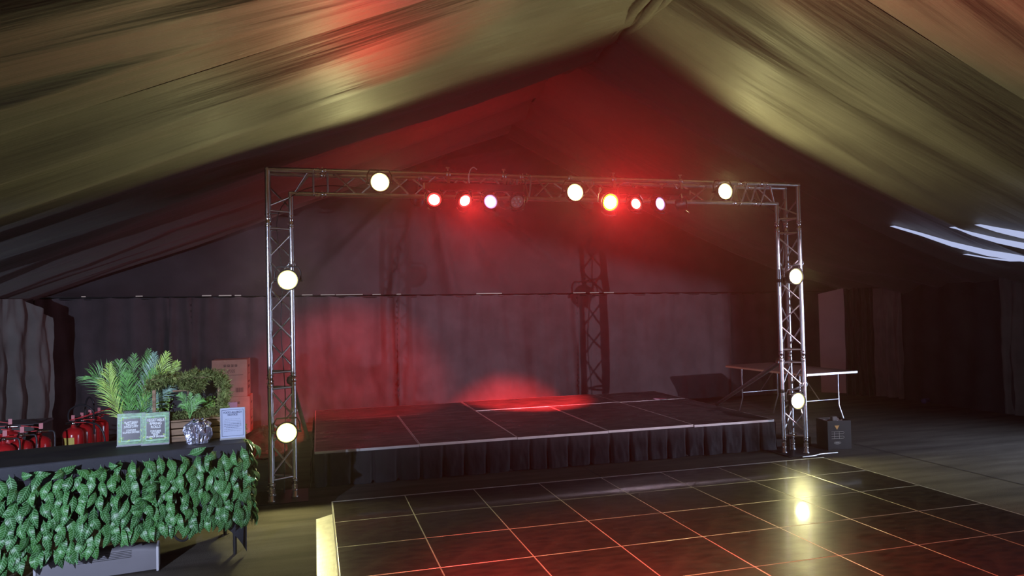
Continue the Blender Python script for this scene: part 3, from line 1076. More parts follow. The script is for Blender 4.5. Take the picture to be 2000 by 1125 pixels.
# assumed floodlights on added stands, out of frame right and left of the camera
for FP, lab in ((ASSUMED_FLOOD, 'assumed floodlight on an added tripod stand right of the camera'), (ASSUMED_FLOOD_L, 'assumed cool white floodlight on an added tripod stand left of the camera')):
    fl = thing('assumed_flood_light', lab, 'flood light', (FP.x, FP.y, 0), (0, 0, 0), 'assumed floodlights out of frame')
    MB().tube([(0, -0.12, 0.25), (0, -0.12, FP.z)], 0.016, 8).build('pole', M['black_metal'], fl)
    for k in range(3):
        a = k * 2 * PI / 3 + 0.5
        MB().tube([(0, -0.12, 0.6), (0.45 * math.cos(a), -0.12 + 0.45 * math.sin(a), 0.012)], 0.011, 8).build('leg', M['black_metal'], fl)
    MB().box((-0.12, -0.13, FP.z - 0.09), (0.12, -0.07, FP.z + 0.09), bev=0.01).build('lamp_head', M['black_metal'], fl)
    # unseen flaps added to cut the beams to stage, curtain wall and counter

    def bd(P_, r_=0.4, FP=FP):
        d = Vector(P_) - FP
        return d.normalized() * r_ + Vector((0, 0, FP.z))

    def flap(a, b_, out, fl=fl):
        out = Vector(out)
        n_ = Vector((0, 0.004, 0))
        v = [bd(a), bd(b_), bd(b_) + out, bd(a) + out]
        MB().add(v + [q + n_ for q in v], [(0, 1, 2, 3), (7, 6, 5, 4), (0, 4, 5, 1), (1, 5, 6, 2), (2, 6, 7, 3), (3, 7, 4, 0)]).build('beam_flap', M['black_metal'], fl)
    if FP is ASSUMED_FLOOD_L:
        flap((-7.5, 9.0, 2.45), (-2.64, 7.5, 2.42), (0, 0, 0.25))
        flap((-2.64, 7.5, 2.42), (-1.0, 11.4, 3.1), (0, 0, 0.25))
        flap((-1.0, 11.4, 3.1), (4.5, 9.0, 2.6), (0, 0, 0.25))
    if FP is ASSUMED_FLOOD:
        flap((-4.0, 12, 3.55), (1.9, 12, 3.3), (0, 0, 0.25))
        flap((1.9, 12, 3.3), (9.5, 12, 1.6), (0, 0, 0.25))
        flap((-3.0, 7.5, 0.32), (7.6, 7.4, 0.32), (0, 0, -0.25))
        flap((7.7, 12, -0.6), (7.7, 12, 3.4), (0.3, 0, 0))
        flap((-1.2, 12, -0.6), (-1.2, 12, 4.4), (-0.25, 0, 0))

# ------------------------------------------------------------------ counter table with leaf screens
CZ = 0.82
CO = Vector((-0.377, 5.657, 0))
CRZ = math.atan2(0.344, 1.49)
CE = Vector((math.cos(CRZ), math.sin(CRZ), 0))
CN = Vector((-math.sin(CRZ), math.cos(CRZ), 0))
CL, CDp = 1.98, 0.69


def T(x, y, z=0.0):
    return CO + CE * x + CN * y + Vector((0, 0, z))


counter = thing('counter_table', 'table under a black stretch cover, fronted by leaf screens', 'table', CO, (0, 0, CRZ))
MB().box((-CL, 0.0, CZ - 0.03), (-0.05, CDp, CZ), bev=0.006).build('table_top', M['table_cloth'], counter)


def cover_side(a, b_):
    a, b_ = Vector(a), Vector(b_)
    L_ = (b_ - a).length
    d = (b_ - a).normalized()
    n_ = Vector((d.y, -d.x))

    def fn(i, j):
        s = i * L_
        m_ = min(s, L_ - s)
        hem = 0.015 + 0.34 * (1 - math.exp(-m_ / 0.16)) if L_ > 1 else 0.015 + 0.3 * (1 - math.exp(-m_ / 0.14))
        z = CZ - 0.012 + (hem - CZ + 0.012) * j
        q = a + d * s + n_ * (0.004 - 0.05 * j * math.exp(-m_ / 0.1) - 0.03 * j * math.sin(PI * i) + 0.012 * j * math.sin(9 * math.atan2(j * 0.8, m_ + 0.02)) * math.exp(-m_ / 0.25))
        return (q.x, q.y, z)
    return MB().grid(fn, 60, 16, 0, True)


cover = cover_side((-CL, 0), (-0.05, 0)).build('cover_front', M['table_cloth'], counter)
cover_side((-0.05, 0), (-0.05, CDp)).build('cover_end', M['table_cloth'], counter)
cover_side((-0.05, CDp), (-CL, CDp)).build('cover_back', M['table_cloth'], counter)
for lx in (-CL + 0.1, -0.125):
    for ly in (0.08, CDp - 0.08):
        MB().tube([(lx, ly, 0.002), (lx, ly, CZ - 0.03)], 0.014, 8).build('leg', M['black_metal'], counter)
cable([(-0.56, 0.03, 0.30), (-0.52, 0.02, 0.2), (-0.47, 0.03, 0.17), (-0.44, 0.04, 0.2), (-0.45, 0.03, 0.3)], 0.008, 'strap', 'black_rubber', counter)


def leaf_mesh(k):
    """ovate leaf hanging down -z from its stem, slightly folded and curled"""
    rnd = random.Random(k)
    L_, W_ = 0.112 + 0.02 * rnd.random(), 0.024 + 0.006 * rnd.random()
    prof = [0.10, 0.62, 0.95, 1.0, 0.82, 0.5, 0.0]
    mb = MB()
    vs, fs = [], []
    curl = 0.02 + 0.03 * rnd.random()
    n_ = len(prof)
    for i, w in enumerate(prof):
        t = i / (n_ - 1)
        z = -L_ * t
        y = -curl * math.sin(PI * t * 0.9) * 1.2 + 0.01 * t
        hw = W_ * w
        vs += [(-hw, y + 0.010 * w + 0.004 * math.sin(5 * t + k), z), (0, y, z), (hw, y + 0.010 * w + 0.004 * math.cos(4 * t + k), z)]
    for i in range(n_ - 1):
        a = i * 3
        fs += [(a, a + 3, a + 4, a + 1), (a + 1, a + 4, a + 5, a + 2)]
    mb.add(vs, fs, 0, True)
    mb.tube([(0, 0, 0.012), (0, 0.0, -0.02)], 0.0018, 4, 0, False)
    return mb.mesh('leaf', M['leaf'])


LEAVES = [leaf_mesh(k) for k in range(6)]


def leaf_screen(label, origin, rz, width, z0, z1, seed, colsp=0.058, rowsp=0.050, flat=1.0):
    rnd = random.Random(seed)
    o = thing('leaf_screen', label, 'leaf screen', origin, (0, 0, rz), 'artificial leaf screens on the counter')
    net = MB()
    nc = int(width / 0.06)
    for i in range(nc + 1):
        x = width * i / nc
        net.tube([(x, 0.0, z0 + 0.03), (x, 0.0, z1 - 0.02)], 0.0015, 4, 0, False)
    for k in range(int((z1 - z0) / 0.06)):
        net.tube([(0, 0, z0 + 0.03 + k * 0.06), (width, 0, z0 + 0.03 + k * 0.06)], 0.0015, 4, 0, False)
    net.build('netting', M['black_rubber'], o)
    ncol = int(width / colsp)
    nrow = int((z1 - z0) / rowsp)
    cnt = 0
    for c in range(ncol):
        cx = width * (c + 0.5) / ncol
        for r_ in range(nrow):
            for d in (0,):
                x = cx + 0.018 * (1 if r_ % 2 else -1) + rnd.uniform(-0.012, 0.012)
                z = z1 - r_ * rowsp + rnd.uniform(-0.015, 0.015)
                if z - 0.13 < z0 - rnd.uniform(0, 0.06):
                    z = z0 + 0.125
                y = -0.012 - rnd.uniform(0, 0.02)
                roll = (0.35 if r_ % 2 else -0.35) * rnd.uniform(0.2, 1.5)
                if rnd.random() < 0.06:
                    roll *= 3
                tilt = rnd.uniform(-0.45, -0.05) - (0.5 if r_ == 0 and rnd.random() < 0.6 else 0)
                if r_ == 0 and rnd.random() < 0.25 * flat:
                    roll += rnd.choice((-1.5, 1.5))
                link('leaf', rnd.choice(LEAVES), o, (x, y, z), (tilt * flat, roll * flat, rnd.uniform(-0.7, 0.7)))
                cnt += 1
    return o


leaf_screen('screen of glossy green leaves on the counter front, beyond its dark seam on the left', T(-1.98, -0.03), CRZ, 0.98, 0.16, 0.765, 3)
leaf_screen('screen of glossy green leaves on the counter front, at the truss end', T(-0.98, -0.03), CRZ, 0.94, 0.22, 0.78, 4)
leaf_screen('bright green leaf screen wrapped round the end of the counter by the truss', T(-0.042, 0.0), CRZ + PI / 2, 0.66, 0.2, 0.80, 5, 0.045, 0.05, 0.35)

# low casing on the floor under the counter
cas = thing('floor_casing', 'low pale grey metal casing with white ends under the leaf-fronted table', 'casing', (-1.36, 5.49, 0), (0, 0, 0.127))
cw, chh = 0.36, 0.185


def casing_fn(i, j):
    prof = [(-0.01, 0.012), (-0.012, 0.05), (-0.012, 0.15), (-0.008, 0.172), (0.01, 0.185), (0.10, 0.185), (0.12, 0.17), (0.125, 0.012)]
    t = j * (len(prof) - 1)
    k = min(int(t), len(prof) - 2)
    f = t - k
    y = prof[k][0] * (1 - f) + prof[k + 1][0] * f
    z = prof[k][1] * (1 - f) + prof[k + 1][1] * f
    return (-cw + 2 * cw * i, y, z - (0.025 * (2 * i - 1) ** 4 if z > 0.1 else 0))


MB().grid(casing_fn, 24, 14, 0, True, flip=False).build('casing_body', M['casing'], cas)
for s in (-1, 1):
    mb = MB()
    mb.box((s * cw - 0.008, -0.02, 0.0), (s * cw + 0.008, 0.13, chh - 0.018), bev=0.003)
    mb.build('end_cap', M['casing_edge'], cas)
for k in range(5):
    MB().box((-0.12, -0.0145 + 0.0, 0.118 + k * 0.011), (0.2, -0.0115, 0.121 + k * 0.011)).build('grille_slot', M['black_metal'], cas)

# ------------------------------------------------------------------ things on the counter


def text_mesh(body, size, name, m, parent, loc, rot=(PI / 2, 0, 0), spacing=1.0, width=None, bold=0.0):
    cu = bpy.data.curves.new(name, 'FONT')
    cu.body = body
    cu.size = size
    cu.align_x = 'CENTER'
    cu.align_y = 'CENTER'
    cu.space_line = spacing
    cu.offset = bold
    tmp = bpy.data.objects.new(name, cu)
    COL.objects.link(tmp)
    dg = bpy.context.evaluated_depsgraph_get()
    me = bpy.data.meshes.new_from_object(tmp.evaluated_get(dg))
    bpy.data.objects.remove(tmp)
    if width:
        xs = [v.co.x for v in me.vertices]
        w = max(xs) - min(xs)
        for v in me.vertices:
            v.co.x *= width / w
    me.materials.clear()
    me.materials.append(m)
    return link(name, me, parent, loc, rot)


def sign_holder(label, px, py, lines, w=0.175, h=0.235, rz=0.0, style='menu'):
    p = atz(px, py, CZ)
    o = thing('sign_holder', label, 'sign', p, (-0.10, 0, rz), 'acrylic signs on the counter')
    st = MB()
    st.box((-w / 2 - 0.004, 0.0, 0.004), (w / 2 + 0.004, 0.004, h), bev=0.001)
    st.box((-w / 2 - 0.006, -0.022, 0.0), (w / 2 + 0.006, 0.055, 0.006), bev=0.002)
    st.build('acrylic_stand', M['acrylic'], o)
    y = -0.0015
    if style == 'menu':
        MB().box((-w / 2, y, 0.012), (w / 2, y + 0.001, h - 0.002)).build('print', M['sign_green'], o)
        MB().box((-w * 0.36, y - 0.0006, 0.045), (w * 0.36, y - 0.0001, h - 0.04)).build('dark_field', M['sign_dark'], o)
        fr = MB()
        a, b_, c, d, t = -w * 0.37, w * 0.37, 0.034, h - 0.026, 0.003
        for lo, hi in (((a, c), (b_, c + t)), ((a, d - t), (b_, d)), ((a, c), (a + t, d)), ((b_ - t, c), (b_, d))):
            fr.box((lo[0], y - 0.0012, lo[1]), (hi[0], y - 0.0007, hi[1]))
        fr.build('border_line', M['sign_line'], o)
        for body, size, z, wd in lines:
            text_mesh(body, size, 'lettering', M['sign_text'], o, (0, y - 0.002, z), width=wd, bold=0.0006)
        rnd = random.Random(px)
        for k in range(34):
            s = rnd.uniform(0.012, 0.03)
            side = rnd.choice((0, 1, 2, 3))
            cx, cz = (rnd.uniform(-w / 2, w / 2), rnd.uniform(h - 0.05, h - 0.01)) if side == 0 else (rnd.uniform(-w / 2, w / 2), rnd.uniform(0.02, 0.06)) if side == 1 else \
                (rnd.choice((-1, 1)) * rnd.uniform(w * 0.37, w * 0.48), rnd.uniform(0.03, h - 0.03)) if side == 2 else (rnd.choice((-1, 1)) * rnd.uniform(w * .3, w * .45), rnd.choice((rnd.uniform(.03, .08), rnd.uniform(h - .08, h - .03))))
            a = rnd.uniform(0, 6.28)
            ca, sa = math.cos(a), math.sin(a)
            pts = [(-0.5, 0), (-0.1, 0.2), (0.5, 0), (-0.1, -0.2)]
            vs = [(max(-w / 2, min(w / 2, cx + s * (u_ * ca - v_ * sa))), y - 0.0008 - k * 1e-6, max(0.013, min(h - .003, cz + s * (u_ * sa + v_ * ca)))) for u_, v_ in pts]
            MB().add(vs, [(0, 3, 2, 1)] if True else []).build('printed_leaf', M['frond' if k % 3 else 'frond_light'], o)
    else:
        MB().box((-w / 2, y, 0.012), (w / 2, y + 0.001, h - 0.002)).build('print', M['notice'], o)
        fr = MB()
        a, b_, c, d, t = -w * 0.45, w * 0.45, 0.024, h - 0.014, 0.003
        for lo, hi in (((a, c), (b_, c + t)), ((a, d - t), (b_, d)), ((a, c), (a + t, d)), ((b_ - t, c), (b_, d))):
            fr.box((lo[0], y - 0.0012, lo[1]), (hi[0], y - 0.0007, hi[1]))
        fr.build('border_line', M['notice_ink'], o)
        for body, size, z, wd in lines:
            text_mesh(body, size, 'lettering', M['notice_ink'], o, (0, y - 0.002, z), width=wd, bold=0.0004)
        rnd = random.Random(5)
        z = h - 0.085
        for k in range(8):
            ww = w * rnd.uniform(0.22, 0.36)
            mb = MB()
            x = -ww
            while x < ww:
                l_ = rnd.uniform(0.006, 0.016)
                mb.box((x, y - 0.0015, z), (min(x + l_, ww), y - 0.0008, z + (0.0035 if 2 < k < 6 else 0.0018)))
                x += l_ + 0.003
            mb.build('print_line', M['notice_ink'], o)
            z -= 0.0125
    return o


sign_holder('green menu sign for plant based jungle curry, left of the two leafy signs', 256, 871,
            [('PLANT BASED', 0.02, 0.168, 0.088), ('THAI STYLE', 0.02, 0.153, 0.07), ('JUNGLE CURRY', 0.02, 0.138, 0.094), ('CONTAINS', 0.018, 0.112, 0.062), ('SULPHUR DIOXIDE', 0.018, 0.097, 0.11)], rz=0.06)
sign_holder('green menu sign for vegetable spring rolls, right of the two leafy signs', 304, 869,
            [('VEGETABLE', 0.028, 0.178, 0.115), ('SPRING', 0.026, 0.154, 0.078), ('ROLLS', 0.026, 0.13, 0.064), ('CONTAINS', 0.018, 0.1, 0.07), ('GLUTEN', 0.018, 0.086, 0.054), ('SOYA', 0.016, 0.073, 0.034), ('SULPHUR DIOXIDE', 0.016, 0.06, 0.118)], rz=0.04)
sign_holder('pale blue food allergy notice in an acrylic stand at the counter end', 455, 858,
            [('FOOD ALLERGY', 0.02, 0.2, 0.13), ('NOTICE', 0.02, 0.182, 0.07)], w=0.17, h=0.235, rz=0.1, style='notice')

# --- slatted wooden crates with moss
cr_p = T(-0.395, 0.44, CZ)
BASEW, BASEH = 0.50, 0.15


def slat_crate(label, loc, rz, w, d, h, nslat, open_front=False, gap=0.008):
    o = thing('wooden_crate', label, 'crate', loc, (0, 0, rz), 'wooden crates on the counter')
    th = 0.012
    hs = h / nslat
    for k in range(nslat):
        z0 = k * hs + gap / 2
        z1 = (k + 1) * hs - gap / 2
        if not open_front:
            MB().box((-w / 2, -d / 2, z0), (w / 2, -d / 2 + th, z1), bev=0.002).build('slat', M['wood'], o)
        MB().box((-w / 2, d / 2 - th, z0), (w / 2, d / 2, z1), bev=0.002).build('slat', M['wood'], o)
        for s in (-1, 1):
            MB().box((s * (w / 2 - th) - th * (s < 0), -d / 2 + th, z0), (s * (w / 2 - th) + th * (s > 0), d / 2 - th, z1), bev=0.002).build('slat', M['wood'], o)
    for sx in (-1, 1):
        for sy in (-1, 1):
            x, y = sx * (w / 2 - th - 0.012), sy * (d / 2 - th - 0.012)
            MB().box((x - 0.011, y - 0.011, 0.0), (x + 0.011, y + 0.011, h), bev=0.002).build('post', M['wood'], o)
    return o


low = slat_crate('low slatted wooden crate lying under the mossy display', cr_p, CRZ - 0.1, BASEW, 0.3, BASEH, 3)
MB().box((-BASEW / 2, -0.15, BASEH), (BASEW / 2, 0.15, BASEH + 0.012), bev=0.002).build('lid_board', M['wood'], low)
UPH = 0.30
UPZ = CZ + BASEH + 0.0125
upc = thing('wooden_crate', 'upright open wooden crate framed with moss on the counter', 'crate', (cr_p.x - 0.01, cr_p.y + 0.02, UPZ), (0, 0, CRZ - 0.1), 'wooden crates on the counter')
for s in (-1, 1):
    for yy in (-0.09, 0.09):
        MB().box((s * 0.225 - 0.012, yy - 0.012, 0), (s * 0.225 + 0.012, yy + 0.012, UPH), bev=0.002).build('post', M['wood'], upc)
for k in range(3):
    MB().box((-0.237, 0.103, 0.03 + k * 0.1), (0.237, 0.112, 0.09 + k * 0.1), bev=0.002).build('slat', M['dark_drape'] if k == 1 else M['wood'], upc)
for yy in (-0.1, 0.0, 0.1):
    MB().box((-0.24, yy - 0.04, UPH), (0.24, yy + 0.04, UPH + 0.01), bev=0.002).build('slat', M['wood'], upc)
MB().box((-0.22, 0.098, 0.0), (0.22, 0.1028, 0.298)).build('back_board', M['dark_drape'], upc)
MB().box((-0.1, -0.11, 0.205), (0.12, -0.10, 0.217), bev=0.002).build('slat', M['wood'], upc)
MB().box((0.0, -0.108, 0.1), (0.01, -0.1, 0.30), bev=0.002).build('slat', M['wood'], upc)


def moss(name, label, path, rad, nst, seed, m, parent_loc, rz):
    """a clump of fine curled strands heaped along a path"""
    rnd = random.Random(seed)
    mb = MB()
    P = [Vector(p) for p in path]
    # soft core
    core = []
    mb.tube(P, [rad * 0.45 * (0.7 if i in (0, len(P) - 1) else 1) for i in range(len(P))], 8)
    vs, fs = [], []
    for k in range(nst):
        t = rnd.random() * (len(P) - 1)
        i = int(t)
        c = P[i].lerp(P[min(i + 1, len(P) - 1)], t - i)
        d = Vector((rnd.gauss(0, 1), rnd.gauss(0, 1), rnd.gauss(0, 1))).normalized()
        lump = 0.62 + 0.75 * noise.noise(Vector((c.x * 26 + d.x, c.y * 20 + d.y, c.z * 26 + d.z)))
        b_ = c + d * rad * rnd.uniform(0.35, 1.0) * lump
        l_ = rnd.uniform(0.015, 0.04)
        tdir = (d + Vector((rnd.gauss(0, .7), rnd.gauss(0, .7), rnd.gauss(-.2, .7)))).normalized()
        e = b_ + tdir * l_
        s = tdir.cross(Vector((rnd.gauss(0, 1), rnd.gauss(0, 1), rnd.gauss(0, 1)))).normalized() * 0.0021
        mid = b_.lerp(e, 0.55) + d * 0.004
        a = len(vs)
        vs += [b_ - s, b_ + s, mid + s, mid - s, e]
        fs += [(a, a + 1, a + 2, a + 3), (a + 3, a + 2, a + 4)]
    mb.add(vs, fs, 0, False)
    # half the strands paler
    for k in range(len(mb.m)):
        if k > 20 and (k // 2) % 5 < 2:
            mb.m[k] = 1
    o = mb.build(name, [M['moss'], M['moss2']])
    o.location = parent_loc
    o.rotation_euler = (0, 0, rz)
    return tag(o, label, 'moss', 'moss clumps on the crates', 'stuff')


ul = Vector(upc.location)
moss('moss', 'thick green moss heaped along the top of the upright crate', [(-0.26, -0.11, 0.25), (-0.2, -0.12, 0.295), (-0.13, -0.12, 0.31), (-0.05, -0.12, 0.29), (0.03, -0.12, 0.32), (0.12, -0.12, 0.325), (0.2, -0.12, 0.31), (0.255, -0.12, 0.27), (0.265, -0.12, 0.19), (0.25, -0.12, 0.1), (0.245, -0.12, 0.03)], 0.058, 6500, 11, None, ul, CRZ - 0.1)
moss('moss', 'small moss clump hanging inside the upright crate', [(-0.05, -0.12, 0.27), (0.02, -0.12, 0.24), (0.07, -0.12, 0.21), (0.1, -0.12, 0.27)], 0.042, 1500, 12, None, ul, CRZ - 0.1)
moss('moss', 'moss spread along the front edge of the low crate lid', [(-0.21, -0.135, 0.03), (-0.14, -0.13, 0.035), (-0.06, -0.12, 0.025), (0.04, -0.12, 0.05), (0.12, -0.12, 0.03), (0.2, -0.12, 0.045)], 0.032, 2600, 13, None, ul, CRZ - 0.1)
moss('moss', 'dark moss clump on the counter left of the plastic bag', [(-0.03, 0, 0.035), (0.0, 0, 0.04), (0.03, 0, 0.03)], 0.03, 900, 14, None, atz(334, 861, CZ), CRZ - 0.1)

# --- palms


def frond(mb, root, tip, bend, wmax, nl, droop=0.4, side=None, rnd=random, lw=0.0026):
    nl = int(nl * 1.5)
    wmax = wmax * 1.25
    root, tip = Vector(root), Vector(tip)
    L_ = (tip - root).length
    bend = Vector(bend)

    def pt(t):
        return root.lerp(tip, t) + bend * (4 * t * (1 - t))
    mb.tube([pt(i / 10) for i in range(11)], [0.004 * (1 - 0.85 * i / 10) + 0.0006 for i in range(11)], 5)
    d0 = (tip - root).normalized()
    sd = side or d0.cross(Vector((0, -1, 0.1))).normalized()
    vs, fs = [], []
    for k in range(nl):
        t = 0.2 + 0.8 * k / (nl - 1)
        p = pt(t)
        tang = (pt(min(1, t + 0.02)) - pt(t - 0.02)).normalized()
        ll = wmax * (math.sin(PI * min(1, (0.12 + 0.88 * (t - 0.2) / 0.8)) ** 0.8) * 0.85 + 0.2)
        for s in (-1, 1):
            dv = (sd * s * rnd.uniform(0.5, 0.8) + tang * rnd.uniform(0.8, 1.1) + Vector((0, rnd.uniform(-.25, .15), 0))).normalized()
            e = p + dv * ll + Vector((0, 0, -droop * ll * 0.5 * rnd.uniform(0.3, 1)))
            mid = p + dv * ll * 0.5 + Vector((0, 0, 0.02 * ll))
            wv = tang.cross(dv).cross(dv).normalized() * lw
            a = len(vs)
            vs += [p - wv * .5, p + wv * .5, mid + wv, mid - wv, e]
            fs += [(a, a + 1, a + 2, a + 3), (a + 3, a + 2, a + 4)]
    mb.add(vs, fs, 0, False)


rnd = random.Random(21)
vb = T(-0.77, 0.56, CZ)
palm = thing('palm_vase', 'tall glass jar holding a spray of palm fronds behind the menu signs', 'plant', vb)
jar = MB()
jar.lathe([(0, 0.004), (0.075, 0.004), (0.082, 0.02), (0.086, 0.09), (0.08, 0.15), (0.062, 0.185), (0.06, 0.21), (0.068, 0.215), (0.068, 0.235), (0.06, 0.24), (0.056, 0.21), (0.058, 0.185), (0.076, 0.15), (0.08, 0.09), (0.076, 0.024), (0, 0.012)], 24)
jar.build('jar', M['glass'], palm)
mo = MB()
for k in range(500):
    a, z = rnd.uniform(0, 6.28), rnd.uniform(0.02, 0.12)
    b_ = Vector((0.06 * math.cos(a), 0.06 * math.sin(a), z))
    e = b_ + Vector((rnd.gauss(0, .014), rnd.gauss(0, .014), rnd.gauss(0.004, .012)))
    s = Vector((rnd.gauss(0, .002), rnd.gauss(0, .002), .002))
    mo.add([b_ - s, b_ + s, e], [(0, 1, 2)], k % 2)
tag(mo.build('moss_filling', [M['moss2'], M['moss']], palm), kind='stuff')


def W(px, py, y):
    return aty(px, py, y) - vb


yb = vb.y
top = Vector((0, 0, 0.2))
for px, py, dy, m, wd, nl, bend in ((176, 737, 0.02, 'frond', 0.17, 22, (0.0, 0, 0.13)), (214, 712, -0.02, 'frond_light', 0.13, 26, (-0.05, 0, -0.02)), (233, 706, 0.05, 'frond', 0.14, 26, (-0.03, 0, 0.03)),
                                    (262, 694, 0.08, 'frond', 0.13, 24, (-0.02, 0, 0.0)), (291, 684, 0.12, 'frond', 0.11, 24, (0, 0, 0)), (302, 690, 0.02, 'frond_blue', 0.12, 24, (0.01, 0, 0)),
                                    (326, 690, -0.02, 'frond_light', 0.13, 28, (0.02, 0, 0.0)), (347, 708, 0.03, 'frond_light', 0.12, 26, (0.0, 0, 0.03)), (338, 748, -0.05, 'frond_blue', 0.11, 22, (0.0, 0, 0.05)),
                                    (250, 725, -0.08, 'frond', 0.12, 22, (-0.02, 0, 0.02)), (300, 722, -0.1, 'frond', 0.11, 22, (0.01, 0, 0.02))):
    mb = MB()
    frond(mb, top + Vector((rnd.uniform(-.03, .03), rnd.uniform(-.02, .02), -0.14)), W(px, py, yb + dy), bend, wd, nl, 0.45, None, rnd)
    mb.build('frond', M[m], palm)
fp = T(-0.40, 0.31, CZ + BASEH + 0.014)
fern = thing('fern_sprig', 'dark green fern sprig standing in the open crate', 'plant', fp)
for px, py, bend in ((350, 772, (0, 0, 0.05)), (372, 768, (0, 0, 0.01)), (388, 770, (0, 0, 0.01)), (398, 782, (0, 0, 0.04)), (356, 795, (0, 0, 0.05))):
    mb = MB()
    frond(mb, (0, 0, 0.002), aty(px, py, fp.y + 0.01) - fp, bend, 0.05, 9, 0.7, None, rnd, 0.003)
    mb.build('frond', M['frond'], fern)


def sprig(label, loc, n_, size, spread, hang, seed, m='small_leaf'):
    rnd_ = random.Random(seed)
    o = thing('trailing_plant', label, 'plant', loc)
    st = MB()
    for k in range(7):
        a = rnd_.uniform(0, 6.28)
        e = Vector((spread * rnd_.uniform(-1, 1), spread * 0.4 * rnd_.uniform(-1, 1), -hang * rnd_.uniform(0.5, 1)))
        mid = Vector((e.x * 0.9, e.y, 0.01))
        st.tube([Vector((0, 0, 0)), mid, e], 0.0015, 4)
    st.build('stems', M['frond'], o)
    lf = MB()
    vs, fs = [], []
    for k in range(n_):
        c = Vector((spread * rnd_.gauss(0, .5), spread * 0.35 * rnd_.gauss(0, .6), -hang * rnd_.random() ** 0.8))
        a = rnd_.uniform(0, 6.28)
        d = Vector((math.cos(a), rnd_.uniform(-.6, .2), math.sin(a))).normalized()
        s = d.cross(Vector((rnd_.gauss(0, .3), -1, rnd_.gauss(0, .3)))).normalized() * size * 0.4
        i = len(vs)
        vs += [c, c + d * size * .5 + s, c + d * size, c + d * size * .5 - s]
        fs += [(i, i + 1, i + 2, i + 3)]
    lf.add(vs, fs, 0)
    tag(lf.build('leaves', M[m], o), kind='stuff')
    return o


sprig('bright green trailing leaves hanging between the palm and the upright crate', aty(318, 768, vb.y + 0.02), 240, 0.016, 0.05, 0.13, 31)
sprig('small trailing leaves hanging beside the palm jar', aty(304, 776, vb.y - 0.02), 70, 0.014, 0.02, 0.09, 32)
sprig('small leafy plant inside the upright crate on its right', aty(408, 776, ul.y), 200, 0.016, 0.045, 0.13, 33)
sprig('small yellow-green leaves beside the allergy notice', aty(477, 825, ul.y - 0.1), 60, 0.014, 0.012, 0.08, 34, 'frond_light')

# --- bag of cutlery
bgp = atz(387, 866, CZ)
bgt = thing('cutlery_bag', 'crinkled clear plastic bag of silver cutlery in front of the crate', 'bag', bgp)


def bag_fn(i, j):
    a = 2 * PI * i
    t = j
    r_ = 0.074 * (0.9 + 0.2 * math.sin(PI * t)) * (1 - 0.55 * max(0, t - 0.8) / 0.2) if t < 0.999 else 0.03
    r_ *= 1 + 0.14 * math.sin(a * 7 + 6 * t) * (0.3 + t) + 0.18 * fbm((math.cos(a) * 2.4, math.sin(a) * 2.4, t * 3 + 5))
    return (r_ * math.cos(a) * 1.05, r_ * math.sin(a) * 0.75, 0.003 + 0.165 * t + 0.012 * math.sin(3 * a) * t)


MB().grid(bag_fn, 60, 18, 0, False).build('plastic_bag', M['bag'], bgt)
MB().lathe([(0.0, 0.158), (0.042, 0.158), (0.05, 0.166), (0.045, 0.172), (0, 0.168)], 18, 0, Matrix.Translation((0.035, -0.01, 0)) @ Matrix.Rotation(-0.15, 4, 'Y')).build('foil_lid', M['spoon'], bgt)
for k in range(14):
    a = rnd.uniform(-1.2, 1.2)
    x, y = 0.06 * math.sin(a), -0.055 * math.cos(a)
    mb = MB().tube([(x, y, 0.01), (x * 1.1 + rnd.uniform(-.02, .02), y * 1.1, 0.12 + rnd.uniform(0, .02))], 0.005, 6)
    mb.build('spoon_handle', M['spoon'], bgt)

# ------------------------------------------------------------------ fire extinguishers


